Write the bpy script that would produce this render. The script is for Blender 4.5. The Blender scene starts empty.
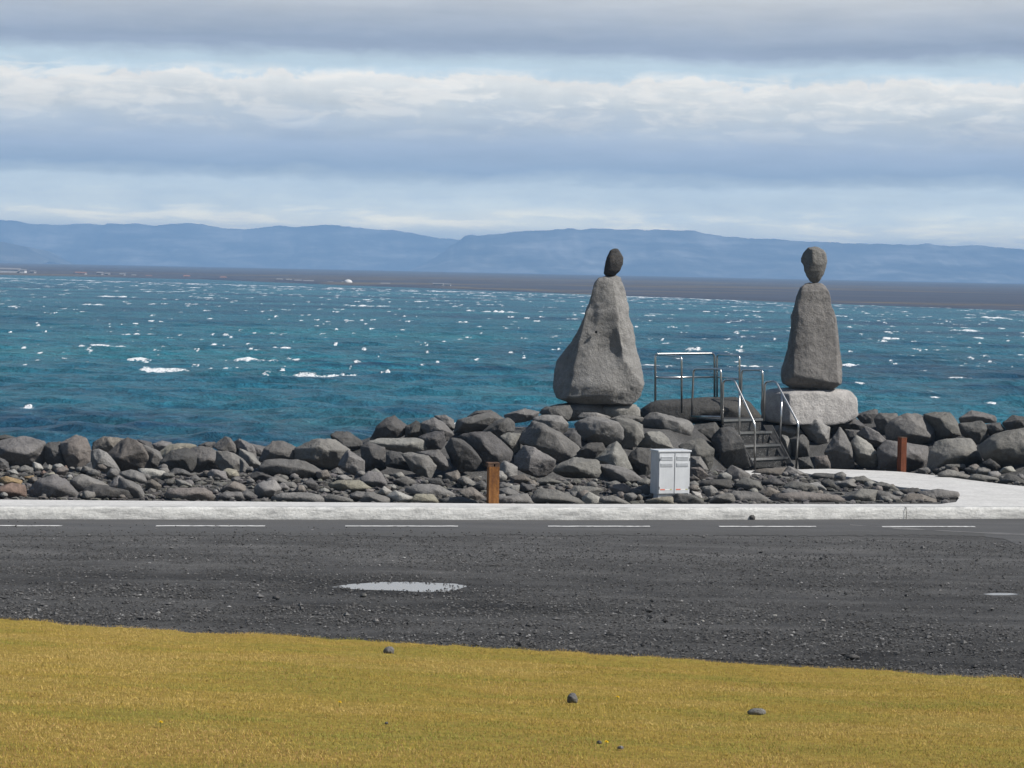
import bpy, bmesh, math, random
import numpy as np
from mathutils import Vector
from mathutils.geometry import delaunay_2d_cdt

random.seed(7)
RNG = np.random.default_rng(7)
S = bpy.context.scene
COL = S.collection

# ---------------------------------------------------------------- camera
F_PX, CX, CY = 2400.0, 512.0, 384.0
CAM_H = 4.4
PITCH = math.atan((CY - 272.5) / F_PX)
ROLL = math.atan(0.0205)
_f = Vector((0, math.cos(PITCH), -math.sin(PITCH)))
_r0 = Vector((1, 0, 0))
_u0 = _r0.cross(_f)
R_ = _r0 * math.cos(ROLL) + _u0 * math.sin(ROLL)
U_ = R_.cross(_f)
cam_d = bpy.data.cameras.new('camera')
cam = bpy.data.objects.new('camera', cam_d)
COL.objects.link(cam)
from mathutils import Matrix
M = Matrix((R_, U_, -_f)).transposed().to_4x4()
M.translation = Vector((0, 0, CAM_H))
cam.matrix_world = M
cam_d.sensor_width = 36.0
cam_d.lens = F_PX / 1024.0 * 36.0
cam_d.clip_start = 0.5
cam_d.clip_end = 60000.0
S.camera = cam


def ray(px, py):
    return _f * F_PX + R_ * (px - CX) - U_ * (py - CY)


def P(px, py, depth):
    """the place that stands at this bearing, `depth` metres out"""
    d = ray(px, py)
    return Vector((0, 0, CAM_H)) + d * (depth / d.y)


def G(px, py, z=0.0):
    """the place on the level z at this bearing"""
    d = ray(px, py)
    return Vector((0, 0, CAM_H)) + d * ((z - CAM_H) / d.z)


# ---------------------------------------------------------------- noise
def _hash(ix, iy, iz, seed):
    with np.errstate(over='ignore'):
        h = (ix.astype(np.uint32) * np.uint32(73856093)) ^ (iy.astype(np.uint32) * np.uint32(19349663)) ^ \
            (iz.astype(np.uint32) * np.uint32(83492791)) ^ np.uint32(seed * 2654435 + 12345)
        h = (h ^ (h >> np.uint32(13))) * np.uint32(1274126177)
        h = (h ^ (h >> np.uint32(16))) * np.uint32(2246822519)
        h = h ^ (h >> np.uint32(15))
    return h.astype(np.float64) / 4294967295.0


def vnoise(p, seed=0):
    p = np.asarray(p, dtype=np.float64)
    i = np.floor(p).astype(np.int64)
    f = p - i
    f = f * f * f * (f * (f * 6 - 15) + 10)
    out = 0
    for dx in (0, 1):
        wx = f[:, 0] if dx else 1 - f[:, 0]
        for dy in (0, 1):
            wy = f[:, 1] if dy else 1 - f[:, 1]
            for dz in (0, 1):
                wz = f[:, 2] if dz else 1 - f[:, 2]
                out = out + wx * wy * wz * _hash(i[:, 0] + dx, i[:, 1] + dy, i[:, 2] + dz, seed)
    return out * 2 - 1


def fbm(p, seed=0, octaves=4, gain=0.5, lac=2.1):
    p = np.asarray(p, dtype=np.float64)
    a, s, n = 1.0, 0, 0
    for o in range(octaves):
        s = s + a * vnoise(p + 17.3 * o, seed + o)
        n += a
        a *= gain
        p = p * lac
    return s / n


def smooth(a, b, x):
    t = np.clip((x - a) / (b - a), 0, 1)
    return t * t * (3 - 2 * t)


# ---------------------------------------------------------------- mesh helpers
def link(name, me, mat=None, parent=None):
    o = bpy.data.objects.new(name, me)
    COL.objects.link(o)
    if mat is not None:
        me.materials.append(mat)
    if parent is not None:
        o.parent = parent
    return o


def np_mesh(name, verts, faces, smoothed=True, colors=None):
    """verts (n,3), faces (m,k) arrays of one size k"""
    verts = np.asarray(verts, dtype=np.float32)
    faces = np.asarray(faces, dtype=np.int32)
    me = bpy.data.meshes.new(name)
    k = faces.shape[1]
    me.vertices.add(len(verts))
    me.vertices.foreach_set('co', verts.ravel())
    me.loops.add(faces.size)
    me.loops.foreach_set('vertex_index', faces.ravel())
    me.polygons.add(len(faces))
    me.polygons.foreach_set('loop_start', np.arange(0, faces.size, k, dtype=np.int32))
    me.polygons.foreach_set('loop_total', np.full(len(faces), k, dtype=np.int32))
    me.polygons.foreach_set('use_smooth', np.full(len(faces), smoothed, dtype=bool))
    me.update(calc_edges=True)
    me.validate()
    if colors is not None:
        at = me.color_attributes.new('tint', 'FLOAT_COLOR', 'POINT')
        c = np.ones((len(verts), 4), dtype=np.float32)
        c[:, :3] = colors
        at.data.foreach_set('color', c.ravel())
    return me


def grid_faces(nr, nc):
    a = np.arange(nr * nc).reshape(nr, nc)
    return np.stack([a[:-1, :-1].ravel(), a[:-1, 1:].ravel(), a[1:, 1:].ravel(), a[1:, :-1].ravel()], 1)


class MB:
    """collects boxes and prisms into one mesh"""
    def __init__(self):
        self.v, self.f = [], []

    def hexa(self, p):
        """8 points: bottom four then top four, counter-clockwise seen from above"""
        b = len(self.v)
        self.v += [tuple(q) for q in p]
        self.f += [[b + 3, b + 2, b + 1, b], [b + 4, b + 5, b + 6, b + 7]]
        for i in range(4):
            j = (i + 1) % 4
            self.f.append([b + i, b + j, b + j + 4, b + i + 4])
        return self

    def box(self, x0, x1, y0, y1, z0, z1):
        return self.hexa([(x0, y0, z0), (x1, y0, z0), (x1, y1, z0), (x0, y1, z0),
                          (x0, y0, z1), (x1, y0, z1), (x1, y1, z1), (x0, y1, z1)])

    def tube(self, pts, rad, n=10, cap=True):
        pts = [Vector(p) for p in pts]
        b = len(self.v)
        t0 = (pts[1] - pts[0]).normalized()
        nrm = t0.orthogonal().normalized()
        for i, p in enumerate(pts):
            if i == 0:
                t = (pts[1] - pts[0]).normalized()
            elif i == len(pts) - 1:
                t = (pts[-1] - pts[-2]).normalized()
            else:
                t = ((pts[i + 1] - p).normalized() + (p - pts[i - 1]).normalized()).normalized()
            nrm = (nrm - t * nrm.dot(t)).normalized()
            bi = t.cross(nrm)
            for k in range(n):
                a = 2 * math.pi * k / n
                self.v.append(tuple(p + (nrm * math.cos(a) + bi * math.sin(a)) * rad))
        for i in range(len(pts) - 1):
            for k in range(n):
                k2 = (k + 1) % n
                self.f.append([b + i * n + k, b + i * n + k2, b + (i + 1) * n + k2, b + (i + 1) * n + k])
        if cap:
            self.f.append([b + k for k in range(n)][::-1])
            e = b + (len(pts) - 1) * n
            self.f.append([e + k for k in range(n)])
        return self

    def build(self, name, mat, parent=None, smoothed=False, bevel=0.0, origin=None):
        me = bpy.data.meshes.new(name)
        v = self.v
        if origin is not None:
            v = [(p[0] - origin[0], p[1] - origin[1], p[2] - origin[2]) for p in v]
        me.from_pydata(v, [], self.f)
        bm = bmesh.new()
        bm.from_mesh(me)
        bmesh.ops.recalc_face_normals(bm, faces=bm.faces)
        if bevel:
            bmesh.ops.bevel(bm, geom=list(bm.edges), offset=bevel, segments=2, affect='EDGES', profile=0.6)
        bm.to_mesh(me)
        bm.free()
        for p in me.polygons:
            p.use_smooth = smoothed
        return link(name, me, mat, parent)


def rounded(pts, r, n=6):
    """polyline with its corners rounded to radius r"""
    pts = [Vector(p) for p in pts]
    out = [pts[0]]
    for i in range(1, len(pts) - 1):
        a, b, c = pts[i - 1], pts[i], pts[i + 1]
        l1, l2 = (a - b).length, (c - b).length
        k = min(r, l1 * .45, l2 * .45)
        p0 = b + (a - b).normalized() * k
        p2 = b + (c - b).normalized() * k
        for j in range(n + 1):
            t = j / n
            out.append(p0 * (1 - t) ** 2 + b * 2 * t * (1 - t) + p2 * t * t)
    out.append(pts[-1])
    return out


def sheet(name, pts, mat, kind=None, skirt=0.0):
    """flat polygon (list of Vectors) as one triangulated face"""
    z = pts[0][2]
    vo, _e, fo, _1, _2, _3 = delaunay_2d_cdt([Vector((p[0], p[1])) for p in pts], [], [list(range(len(pts)))], 1, 1e-5)
    fs = []
    for f in fo:
        a, b, c = (vo[k] for k in f[:3])
        fs.append(f if (b - a).cross(c - a) > 0 else list(reversed(f)))
    me = bpy.data.meshes.new(name)
    vs = [(p.x, p.y, z) for p in vo]
    if skirt:
        n0 = len(vs)
        vs += [(p[0], p[1], z) for p in pts] + [(p[0], p[1], z - skirt) for p in pts]
        n = len(pts)
        for i in range(n):
            j = (i + 1) % n
            fs.append([n0 + i, n0 + j, n0 + n + j, n0 + n + i])
    me.from_pydata(vs, [], fs)
    o = link(name, me, mat)
    if kind:
        o['kind'] = kind
    return o


def tag(o, label=None, cat=None, group=None, kind=None):
    if label:
        o['label'] = label
    if cat:
        o['category'] = cat
    if group:
        o['group'] = group
    if kind:
        o['kind'] = kind
    return o


def empty(name, loc, rz=0.0):
    o = bpy.data.objects.new(name, None)
    COL.objects.link(o)
    o.location = loc
    o.rotation_euler = (0, 0, rz)
    o.empty_display_size = 0.2
    return o


# ---------------------------------------------------------------- materials
class Mat:
    def __init__(self, name):
        self.m = bpy.data.materials.new(name)
        self.m.use_nodes = True
        self.t = self.m.node_tree
        self.b = self.t.nodes['Principled BSDF']
        self._tc = None

    def n(self, kind, **kw):
        nd = self.t.nodes.new(kind)
        for k, v in kw.items():
            setattr(nd, k, v)
        return nd

    def l(self, a, b):
        self.t.links.new(a, b)

    def put(self, sock, v):
        if hasattr(v, 'is_output') or isinstance(v, bpy.types.NodeSocket):
            self.l(v, sock)
        else:
            sock.default_value = v

    def obj(self):
        if not self._tc:
            self._tc = self.n('ShaderNodeTexCoord')
        return self._tc.outputs['Object']

    def mapped(self, scale=(1, 1, 1), src=None):
        mp = self.n('ShaderNodeMapping')
        self.l(src or self.obj(), mp.inputs['Vector'])
        mp.inputs['Scale'].default_value = scale
        return mp.outputs[0]

    def noise(self, scale, detail=4, rough=.55, vec=None, dist=0.0):
        nd = self.n('ShaderNodeTexNoise')
        nd.inputs['Scale'].default_value = scale
        nd.inputs['Detail'].default_value = detail
        nd.inputs['Roughness'].default_value = rough
        nd.inputs['Distortion'].default_value = dist
        self.l(vec or self.obj(), nd.inputs['Vector'])
        return nd.outputs['Fac']

    def ramp(self, fac, stops, interp='LINEAR'):
        r = self.n('ShaderNodeValToRGB')
        e = r.color_ramp.elements
        r.color_ramp.interpolation = interp
        while len(e) < len(stops):
            e.new(0.5)
        for i, (p, c) in enumerate(stops):
            e[i].position = p
            if not hasattr(c, '__len__'):
                c = (c, c, c)
            e[i].color = (*c[:3], 1)
        self.l(fac, r.inputs[0])
        return r.outputs[0]

    def math(self, op, a, b=0.0, c=0.0, clamp=False):
        m = self.n('ShaderNodeMath', operation=op, use_clamp=clamp)
        for i, v in enumerate((a, b, c)):
            self.put(m.inputs[i], v)
        return m.outputs[0]

    def mix(self, fac, a, b, blend='MIX'):
        m = self.n('ShaderNodeMix', data_type='RGBA', blend_type=blend)
        self.put(m.inputs[0], fac)
        for s, v in ((m.inputs[6], a), (m.inputs[7], b)):
            if hasattr(v, '__len__') and len(v) == 3:
                v = (*v, 1)
            self.put(s, v)
        return m.outputs[2]

    def bump(self, h, strength=.4, dist=.02, normal=None):
        b = self.n('ShaderNodeBump')
        b.inputs['Strength'].default_value = strength
        b.inputs['Distance'].default_value = dist
        self.l(h, b.inputs['Height'])
        if normal is not None:
            self.l(normal, b.inputs['Normal'])
        return b.outputs[0]

    def set(self, **kw):
        for k, v in kw.items():
            k = {'base': 'Base Color', 'rough': 'Roughness', 'metal': 'Metallic', 'normal': 'Normal',
                 'spec': 'Specular IOR Level', 'ior': 'IOR'}.get(k, k)
            if hasattr(v, '__len__') and len(v) == 3 and k == 'Base Color':
                v = (*v, 1)
            self.put(self.b.inputs[k], v)
        return self


def simple(name, base, rough=.7, metal=0.0, var=.15, scale=8.0, bump=0.0, spec=.3):
    m = Mat(name)
    f = m.noise(scale, 5)
    lo = tuple(c * (1 - var) for c in base)
    hi = tuple(min(1, c * (1 + var)) for c in base)
    m.set(base=m.ramp(f, [(.3, lo), (.7, hi)]), rough=rough, metal=metal, spec=spec)
    if bump:
        m.set(normal=m.bump(m.noise(scale * 4, 6), bump, .01))
    return m.m


# rock: the colour of each stone comes from its own object colour
def rock_material():
    m = Mat('basalt_rock')
    oi = m.n('ShaderNodeObjectInfo')
    off = m.n('ShaderNodeVectorMath', operation='ADD')
    sc = m.n('ShaderNodeVectorMath', operation='SCALE')
    cmb = m.n('ShaderNodeCombineXYZ')
    for i in range(3):
        m.l(oi.outputs['Random'], cmb.inputs[i])
    m.l(cmb.outputs[0], sc.inputs[0])
    sc.inputs['Scale'].default_value = 37.0
    m.l(m.obj(), off.inputs[0])
    m.l(sc.outputs[0], off.inputs[1])
    v = off.outputs[0]
    big = m.noise(2.2, 4, .6, v)
    mid = m.noise(9.0, 6, .65, v)
    fine = m.noise(46.0, 5, .7, v)
    k = m.math('MULTIPLY_ADD', big, .9, .5)
    k = m.math('MULTIPLY', k, m.math('MULTIPLY_ADD', mid, .8, .6))
    k = m.math('MULTIPLY', k, m.math('MULTIPLY_ADD', fine, .9, .55))
    base = m.mix(1.0, oi.outputs['Color'], k, 'MULTIPLY')
    # warm lichen-like stains
    stain = m.ramp(m.noise(3.6, 6, .7, v), [(.58, 0.0), (.74, .3)])
    base = m.mix(stain, base, (.21, .19, .165))
    vor = m.n('ShaderNodeTexVoronoi')
    vor.inputs['Scale'].default_value = 26.0
    m.l(v, vor.inputs['Vector'])
    pit = m.ramp(vor.outputs['Distance'], [(.06, 0.0), (.2, 1.0)])
    base = m.mix(m.math('MULTIPLY', m.math('SUBTRACT', 1.0, pit), .35), base, (.03, .03, .03))
    h = m.math('ADD', m.math('MULTIPLY', mid, 1.0), m.math('MULTIPLY', fine, .35))
    h = m.math('ADD', h, m.math('MULTIPLY', pit, .12))
    m.set(base=base, rough=.9, spec=.2, normal=m.bump(h, .8, .06))
    return m.m


ROCK = rock_material()
HAZE_TOP, HAZE_D = 215.0, 2.1e-4
# ================================================================ sky and light
SUN_ELEV, SUN_AZ = math.radians(44), math.radians(90 + 20)      # azimuth from +Y towards +X
S.render.engine = 'CYCLES'
S.cycles.use_denoising = True
S.cycles.max_bounces = 6
S.cycles.volume_bounces = 0
S.view_settings.view_transform = 'Standard'
S.view_settings.look = 'None'
EXPO = .25
S.view_settings.exposure = EXPO
S.view_settings.gamma = 1.0

sun_dir = Vector((math.sin(SUN_AZ) * math.cos(SUN_ELEV), math.cos(SUN_AZ) * math.cos(SUN_ELEV), math.sin(SUN_ELEV)))
sl = bpy.data.lights.new('sun', 'SUN')
sl.energy = 5.0
sl.angle = math.radians(.53)
sl.color = (1.0, .955, .89)
so = bpy.data.objects.new('sun', sl)
COL.objects.link(so)
so.rotation_euler = (-sun_dir).to_track_quat('-Z', 'Y').to_euler()


def lin(r, g, b):
    f = lambda c: (c / 255 / 12.92) if c / 255 < .04045 else ((c / 255 + .055) / 1.055) ** 2.4
    return (f(r), f(g), f(b))


def build_world():
    w = bpy.data.worlds.new('World')
    S.world = w
    w.use_nodes = True
    t = w.node_tree
    bg = t.nodes['Background']
    bg.inputs['Strength'].default_value = .07
    STR = .07 * 2 ** EXPO

    def N(k, **kw):
        nd = t.nodes.new(k)
        for a, b in kw.items():
            setattr(nd, a, b)
        return nd

    def Mth(op, a, b=0.0, c=0.0, clamp=False):
        nd = N('ShaderNodeMath', operation=op, use_clamp=clamp)
        for i, v in enumerate((a, b, c)):
            if isinstance(v, bpy.types.NodeSocket):
                t.links.new(v, nd.inputs[i])
            else:
                nd.inputs[i].default_value = v
        return nd.outputs[0]

    def Mix(f, a, b, blend='MIX'):
        nd = N('ShaderNodeMix', data_type='RGBA', blend_type=blend)
        for i, v in ((0, f), (6, a), (7, b)):
            if isinstance(v, bpy.types.NodeSocket):
                t.links.new(v, nd.inputs[i])
            else:
                nd.inputs[i].default_value = (*v, 1) if hasattr(v, '__len__') else v
        return nd.outputs[2]

    def Ramp(f, stops, mode='LINEAR'):
        nd = N('ShaderNodeValToRGB')
        e = nd.color_ramp.elements
        nd.color_ramp.interpolation = mode
        while len(e) < len(stops):
            e.new(.5)
        for i, (p, c) in enumerate(stops):
            e[i].position = p
            if not hasattr(c, '__len__'):
                c = (c, c, c)
            e[i].color = (*c, 1)
        t.links.new(f, nd.inputs[0])
        return nd.outputs[0]

    sky = N('ShaderNodeTexSky', sky_type='NISHITA')
    sky.sun_disc = False
    sky.sun_elevation = SUN_ELEV
    sky.sun_rotation = SUN_AZ
    tc = N('ShaderNodeTexCoord')
    sep = N('ShaderNodeSeparateXYZ')
    t.links.new(tc.outputs['Generated'], sep.inputs[0])
    x, y, z = sep.outputs
    hl = Mth('SQRT', Mth('ADD', Mth('MULTIPLY', x, x), Mth('MULTIPLY', y, y)))
    e = Mth('DIVIDE', z, Mth('MAXIMUM', hl, .02))
    az = Mth('ARCTAN2', x, y)

    def noise(sa, se, seed, detail=5, rough=.55, dist=0.0):
        c = N('ShaderNodeCombineXYZ')
        t.links.new(Mth('MULTIPLY', az, sa), c.inputs[0])
        t.links.new(Mth('MULTIPLY', e, se), c.inputs[1])
        c.inputs[2].default_value = seed
        nd = N('ShaderNodeTexNoise')
        nd.inputs['Scale'].default_value = 1.0
        nd.inputs['Detail'].default_value = detail
        nd.inputs['Roughness'].default_value = rough
        nd.inputs['Distortion'].default_value = dist
        t.links.new(c.outputs[0], nd.inputs['Vector'])
        return nd.outputs['Fac']

    # cloud layers, by elevation: each is wavy at its own scale
    slow = Mth('MULTIPLY_ADD', noise(7, 10, 1.3, 2), .012, -.006)
    fine = Mth('MULTIPLY_ADD', noise(38, 105, 4.1, 8, .60, .25), .018, -.009)
    head = Mth('MULTIPLY_ADD', noise(50, 34, 7.7, 8, .62), .022, -.011)
    hm_ = Ramp(Mth('MULTIPLY', e, 7.0), [(.052 * 7, 0.0), (.068 * 7, 1.0), (.081 * 7, 1.0), (.086 * 7, 0.0)])
    ee = Mth('ADD', Mth('ADD', e, slow), Mth('MULTIPLY', fine, .5))
    ee = Mth('ADD', ee, Mth('MULTIPLY', head, hm_))
    K = 7.0
    st = [(.000, (176, 192, 210)), (.012, (182, 196, 211)), (.018, (187, 199, 213)), (.024, (178, 195, 214)),
          (.030, (174, 193, 214)), (.0345, (172, 192, 214)), (.0372, (156, 178, 204)), (.0415, (140, 165, 197)),
          (.049, (153, 174, 203)), (.060, (174, 189, 208)), (.068, (192, 202, 213)), (.0762, (214, 219, 224)), (.0785, (220, 222, 225)),
          (.0800, (198, 213, 226)), (.0835, (186, 207, 224)), (.0865, (181, 201, 218)), (.0915, (152, 169, 194)), (.095, (148, 165, 190)),
          (.103, (165, 178, 197)), (.1145, (188, 195, 205)), (.142, (225, 228, 232))]
    def beyond(el, v):                                # what shines behind the layer of air so that it arrives as v
        T = math.exp(-HAZE_D * min((HAZE_TOP - CAM_H) / max(el, .001), 12500))
        T = max(T, .11)
        return tuple(max(.15, (c - h * (1 - T)) / T) / STR for c, h in zip(lin(*v), (.16, .29, .52)))
    low = Ramp(Mth('MULTIPLY', ee, K), [(p * K, beyond(p, v)) for p, v in st])
    # puffy white heads along the upper edge of the middle bank, and pale shreds near the horizon
    puff = Ramp(noise(42, 150, 9.7, 7, .62, .4), [(.48, 0.0), (.60, 1.0)])
    band = Ramp(Mth('MULTIPLY', e, K), [(.052 * K, 0.0), (.070 * K, .75), (.079 * K, .9), (.085 * K, 0.0)])
    col = Mix(Mth('MULTIPLY', puff, Mth('MULTIPLY', band, .8)), low, beyond(.078, (232, 232, 232)))
    band2 = Ramp(Mth('MULTIPLY', e, K), [(.008 * K, .3), (.016 * K, .9), (.022 * K, .5), (.028 * K, 0.0)])
    puff2 = Ramp(noise(26, 170, 2.2, 6, .6, .3), [(.5, 0.0), (.63, 1.0)])
    col = Mix(Mth('MULTIPLY', puff2, Mth('MULTIPLY', band2, .55)), col, beyond(.017, (232, 228, 222)))
    # streaky mottling of the whole
    mot = Ramp(noise(14, 120, 6.6, 6, .6), [(.3, .90), (.7, 1.09)])
    col = Mix(1.0, col, mot, 'MULTIPLY')
    # higher up the clouds break and the blue sky shows
    hi_n = noise(3.2, 5.0, 12.0, 5, .55)
    hi = Ramp(hi_n, [(.56, 0.0), (.68, .6)])
    up = Mix(hi, sky.outputs[0], tuple(c / STR for c in lin(185, 190, 200)))
    sel = Mth('MAXIMUM', Ramp(e, [(.13, 0.0), (.24, 1.0)]), Ramp(y, [(.15, 1.0), (.6, 0.0)]))
    t.links.new(Mix(sel, col, up), bg.inputs['Color'])


build_world()

# ================================================================ ground
SW = 0.21                                            # level of the promenade


def interp(x, tab):
    return np.interp(x, [a for a, _ in tab], [b for _, b in tab])


def hy(px):                                          # height of the true horizon at a bearing
    return 272.5 + (px - 512) * 0.0205


def Fd(px):                                          # where the big boulders start
    return interp(px, [(-300, 46), (0, 46), (400, 46.2), (580, 46.5), (660, 47.8), (705, 49.5), (745, 52.4), (850, 53.2), (901, 53.0), (970, 51.4), (1024, 50.1), (1300, 47)])


def zc(px):
    return interp(px, [(0, .75), (230, .75), (330, .95), (380, 1.3), (500, 1.5), (620, 1.5), (760, 1.45), (1024, 1.35)])


def zfoot(px):
    return interp(px, [(690, .44), (765, .20)])


def backpx(px):
    return interp(px, [(-200, 498.5), (0, 499.5), (300, 502), (560, 504), (958, 504), (1024, 504)])


def Db(px):
    return (CAM_H - SW) * F_PX / (backpx(px) - hy(px))


def zprof(px, d):
    """level of the rubble and boulder slope at a distance d"""
    t = d - Fd(px)
    span = np.maximum(Fd(px) - Db(px), .5)
    rub = .17 + (zfoot(px) - .17) * np.clip((d - Db(px)) / span, 0, 1)
    k = np.clip(t / 3.2, 0, 1)
    up = zfoot(px) + (zc(px) - zfoot(px)) * k
    z = np.where(t < 0, rub, up)
    return np.where(t > 4.6, zc(px) - (t - 4.6) * .62, z)


def on_profile(px, py):
    """distance at which the sight line at this bearing meets the stone slope"""
    d = np.arange(41.0, 58.0, .05)
    ry = ray(px, py)
    zr = CAM_H + ry.z / ry.y * d
    zp = zprof(px, d)
    tmax = float(Fd(px)) + 3.9
    hit = np.where((zr <= zp) & (d > Db(px) - .3))[0]
    dd = d[hit[0]] if len(hit) else tmax
    return float(min(dd, tmax))


def edge_y(x):                                       # the lawn's far edge
    x = np.asarray(x, dtype=float)
    return np.clip(27.92 - .235 * x, 20, 38)


def lawn_z(x, y):
    d = edge_y(x) - y
    return np.where(d > 0, .1 * (np.sqrt(d * d + .36) - .6), 0.0)


def ground_z(x, y):
    px = 512 + F_PX * x / np.maximum(y, 5)
    z = np.where(y > Db(px) - .55, np.minimum(zprof(px, y), 3) - np.where(y > Fd(px), .38, .06), .003)
    z = np.where((y > Db(px) - .55) & (px > 735) & (y < Fd(px) + .1), .165, z)
    z = np.maximum(z, -5.0)
    z = np.where(y < edge_y(x) + 2, lawn_z(x, y) - .004, z)
    return z


xs = np.concatenate([np.linspace(-420, -24, 40), np.arange(-23.6, 23.61, .2), np.linspace(24, 420, 40)])
ys = np.concatenate([np.linspace(-90, 9.5, 40), np.arange(10, 66.01, .2), np.linspace(67, 90, 8)])
XX, YY = np.meshgrid(xs, ys)
x_, y_ = XX.ravel(), YY.ravel()
zz = ground_z(x_, y_)
p3 = np.stack([x_, y_, 0 * x_], 1)
yard = (y_ > edge_y(x_) + .6) & (y_ < 41)
bumps = fbm(p3 * np.array([.35, 1.6, 1]), 5, 4) * .035 + fbm(p3 * 2.3, 8, 3) * .012
# the basin of the puddle and the heap of raked gravel by the lawn
pc = G(396, 587)
near_p = np.exp(-(((x_ - pc.x) / 1.6) ** 2 + ((y_ - pc.y) / 1.1) ** 2))
bumps = bumps * (1 - np.clip(near_p * 1.6, 0, 1)) - .0
fade = smooth(0.4, 1.4, y_ - edge_y(x_)) * smooth(38.0, 36.4, y_)
zz = np.where(yard, zz + bumps * fade, zz)


def gravel_material():
    m = Mat('dark_gravel')
    streak = m.noise(1.0, 5, .6, m.mapped((.28, 1.5, 1)))
    patch = m.noise(.8, 4, .5)
    grit = m.noise(60, 3, .75)
    grit2 = m.noise(22, 4, .7)
    c = m.ramp(streak, [(.30, (.046, .0455, .045)), (.5, (.070, .069, .068)), (.72, (.105, .103, .10))])
    c = m.mix(m.ramp(patch, [(.45, 0.0), (.7, .5)]), c, (.045, .044, .043))
    c = m.mix(1.0, c, m.ramp(grit, [(.32, .5), (.5, .95), (.68, 1.7)]), 'MULTIPLY')
    c = m.mix(1.0, c, m.ramp(grit2, [(.35, .75), (.65, 1.25)]), 'MULTIPLY')
    at = m.n('ShaderNodeAttribute', attribute_name='damp')
    wet = m.math('ADD', at.outputs['Fac'], m.math('MULTIPLY', m.math('SUBTRACT', m.noise(3.0, 6, .7, m.mapped((.6, 1.4, 1))), .5), 1.6))
    c = m.mix(1.0, c, m.ramp(m.math('MULTIPLY_ADD', wet, .4, .5, True), [(.1, 1.45), (.5, 1.0), (.62, .78), (.85, .42)]), 'MULTIPLY')
    h = m.math('ADD', grit, m.math('MULTIPLY', grit2, 1.4))
    m.set(base=c, rough=.92, spec=.2, normal=m.bump(h, .8, .03))
    return m.m


GRAVEL = gravel_material()
damp = np.zeros_like(x_)
for px, py, ra, rb, k in [(480, 608, .95, .5, 1.0), (330, 606, 1.0, .35, .8), (545, 612, .9, .3, .7), (396, 588, 1.5, 1.0, .75), (200, 577, 2.2, .35, .6), (930, 664, 2.4, .28, 1.0),
                          (860, 655, .5, .3, 1.0), (60, 582, 1.6, .3, .5), (720, 640, 2.0, .3, .5), (620, 553, 2.2, .7, -.9), (820, 556, 2.0, .5, -.6), (340, 552, 2.5, .5, -.5), (90, 556, 2.0, .6, -.5), (700, 590, 3.0, .5, -.35)]:
    q = G(px, py)
    damp += k * np.exp(-(((x_ - q.x) / ra) ** 2 + ((y_ - q.y) / rb) ** 2) ** 1.3)
damp -= .55 * smooth(4.2, .6, 37.9 + .065 * x_ - y_) * (y_ > 30)
g_me = np_mesh('ground', np.stack([x_, y_, zz], 1), grid_faces(len(ys), len(xs)))
_at = g_me.attributes.new('damp', 'FLOAT', 'POINT')
_at.data.foreach_set('value', damp.astype(np.float32))
tag(link('ground', g_me, GRAVEL), kind='structure')


# ---- asphalt road, joint, dashes
def asphalt_material():
    m = Mat('asphalt')
    a = m.noise(1.0, 5, .6, m.mapped((.3, 2.0, 1)))
    g = m.noise(90, 3, .8)
    dust = m.noise(1.6, 6, .65, m.mapped((.6, 1.4, 1)))
    c = m.ramp(a, [(.3, (.066, .066, .067)), (.7, (.092, .091, .090))])
    at = m.n('ShaderNodeAttribute', attribute_name='dust')
    dd = m.math('ADD', at.outputs['Fac'], m.math('MULTIPLY_ADD', m.noise(4.5, 6, .75), 1.5, -.75))
    c = m.mix(m.ramp(dust, [(.48, 0.0), (.7, .45)]), c, (.075, .074, .072))
    c = m.mix(m.ramp(dd, [(.38, 0.0), (.75, 1.0)]), c, (.070, .069, .067))
    c = m.mix(1.0, c, m.ramp(g, [(.3, .75), (.7, 1.25)]), 'MULTIPLY')
    m.set(base=c, rough=.85, spec=.25, normal=m.bump(g, .35, .01))
    return m.m


ASPH = asphalt_material()
front_px = [(-420, 537.5), (0, 536.5), (200, 536), (420, 536.5), (640, 536), (850, 535.5), (985, 537), (1004, 539.5), (1016, 545), (1060, 548), (1500, 556)]
KERB_TAB = [(-500, 507.4), (0, 507.2), (300, 507.8), (600, 508.6), (800, 508.2), (1024, 507.6), (1500, 507)]


def kerb_pt(px, z=SW):
    return G(px, float(interp(px, KERB_TAB)), z)


rpx = np.arange(-420, 1501, 1.5)
rt = np.array([0, .06, .12, .2, .3, .45, .7, 1.0])
rv, rc = [], []
_n1 = fbm(np.stack([rpx * .02, 0 * rpx, 0 * rpx + 1], 1), 31, 5, .6)
_n2 = vnoise(np.stack([rpx * .35, 0 * rpx + 3, 0 * rpx], 1), 32)
for px, n1, n2 in zip(rpx, _n1, _n2):
    k_ = .35 if px > 990 else 1.0
    a_ = G(px, float(interp(px, front_px)) + (n1 * 2.6 + n2 * .7) * k_)
    b_ = kerb_pt(px)
    for t in rt:
        rv.append((a_.x + (b_.x - a_.x) * t, a_.y + (b_.y + .12 - a_.y) * t, .008))
        rc.append(max(0.0, 1 - t / .55) if px < 985 else max(0.0, .35 - t))
road_me = np_mesh('road', rv, grid_faces(len(rpx), len(rt))[:, ::-1])
_at = road_me.attributes.new('dust', 'FLOAT', 'POINT')
_at.data.foreach_set('value', np.array(rc, dtype=np.float32))
tag(link('road', road_me, ASPH), kind='structure')

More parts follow.
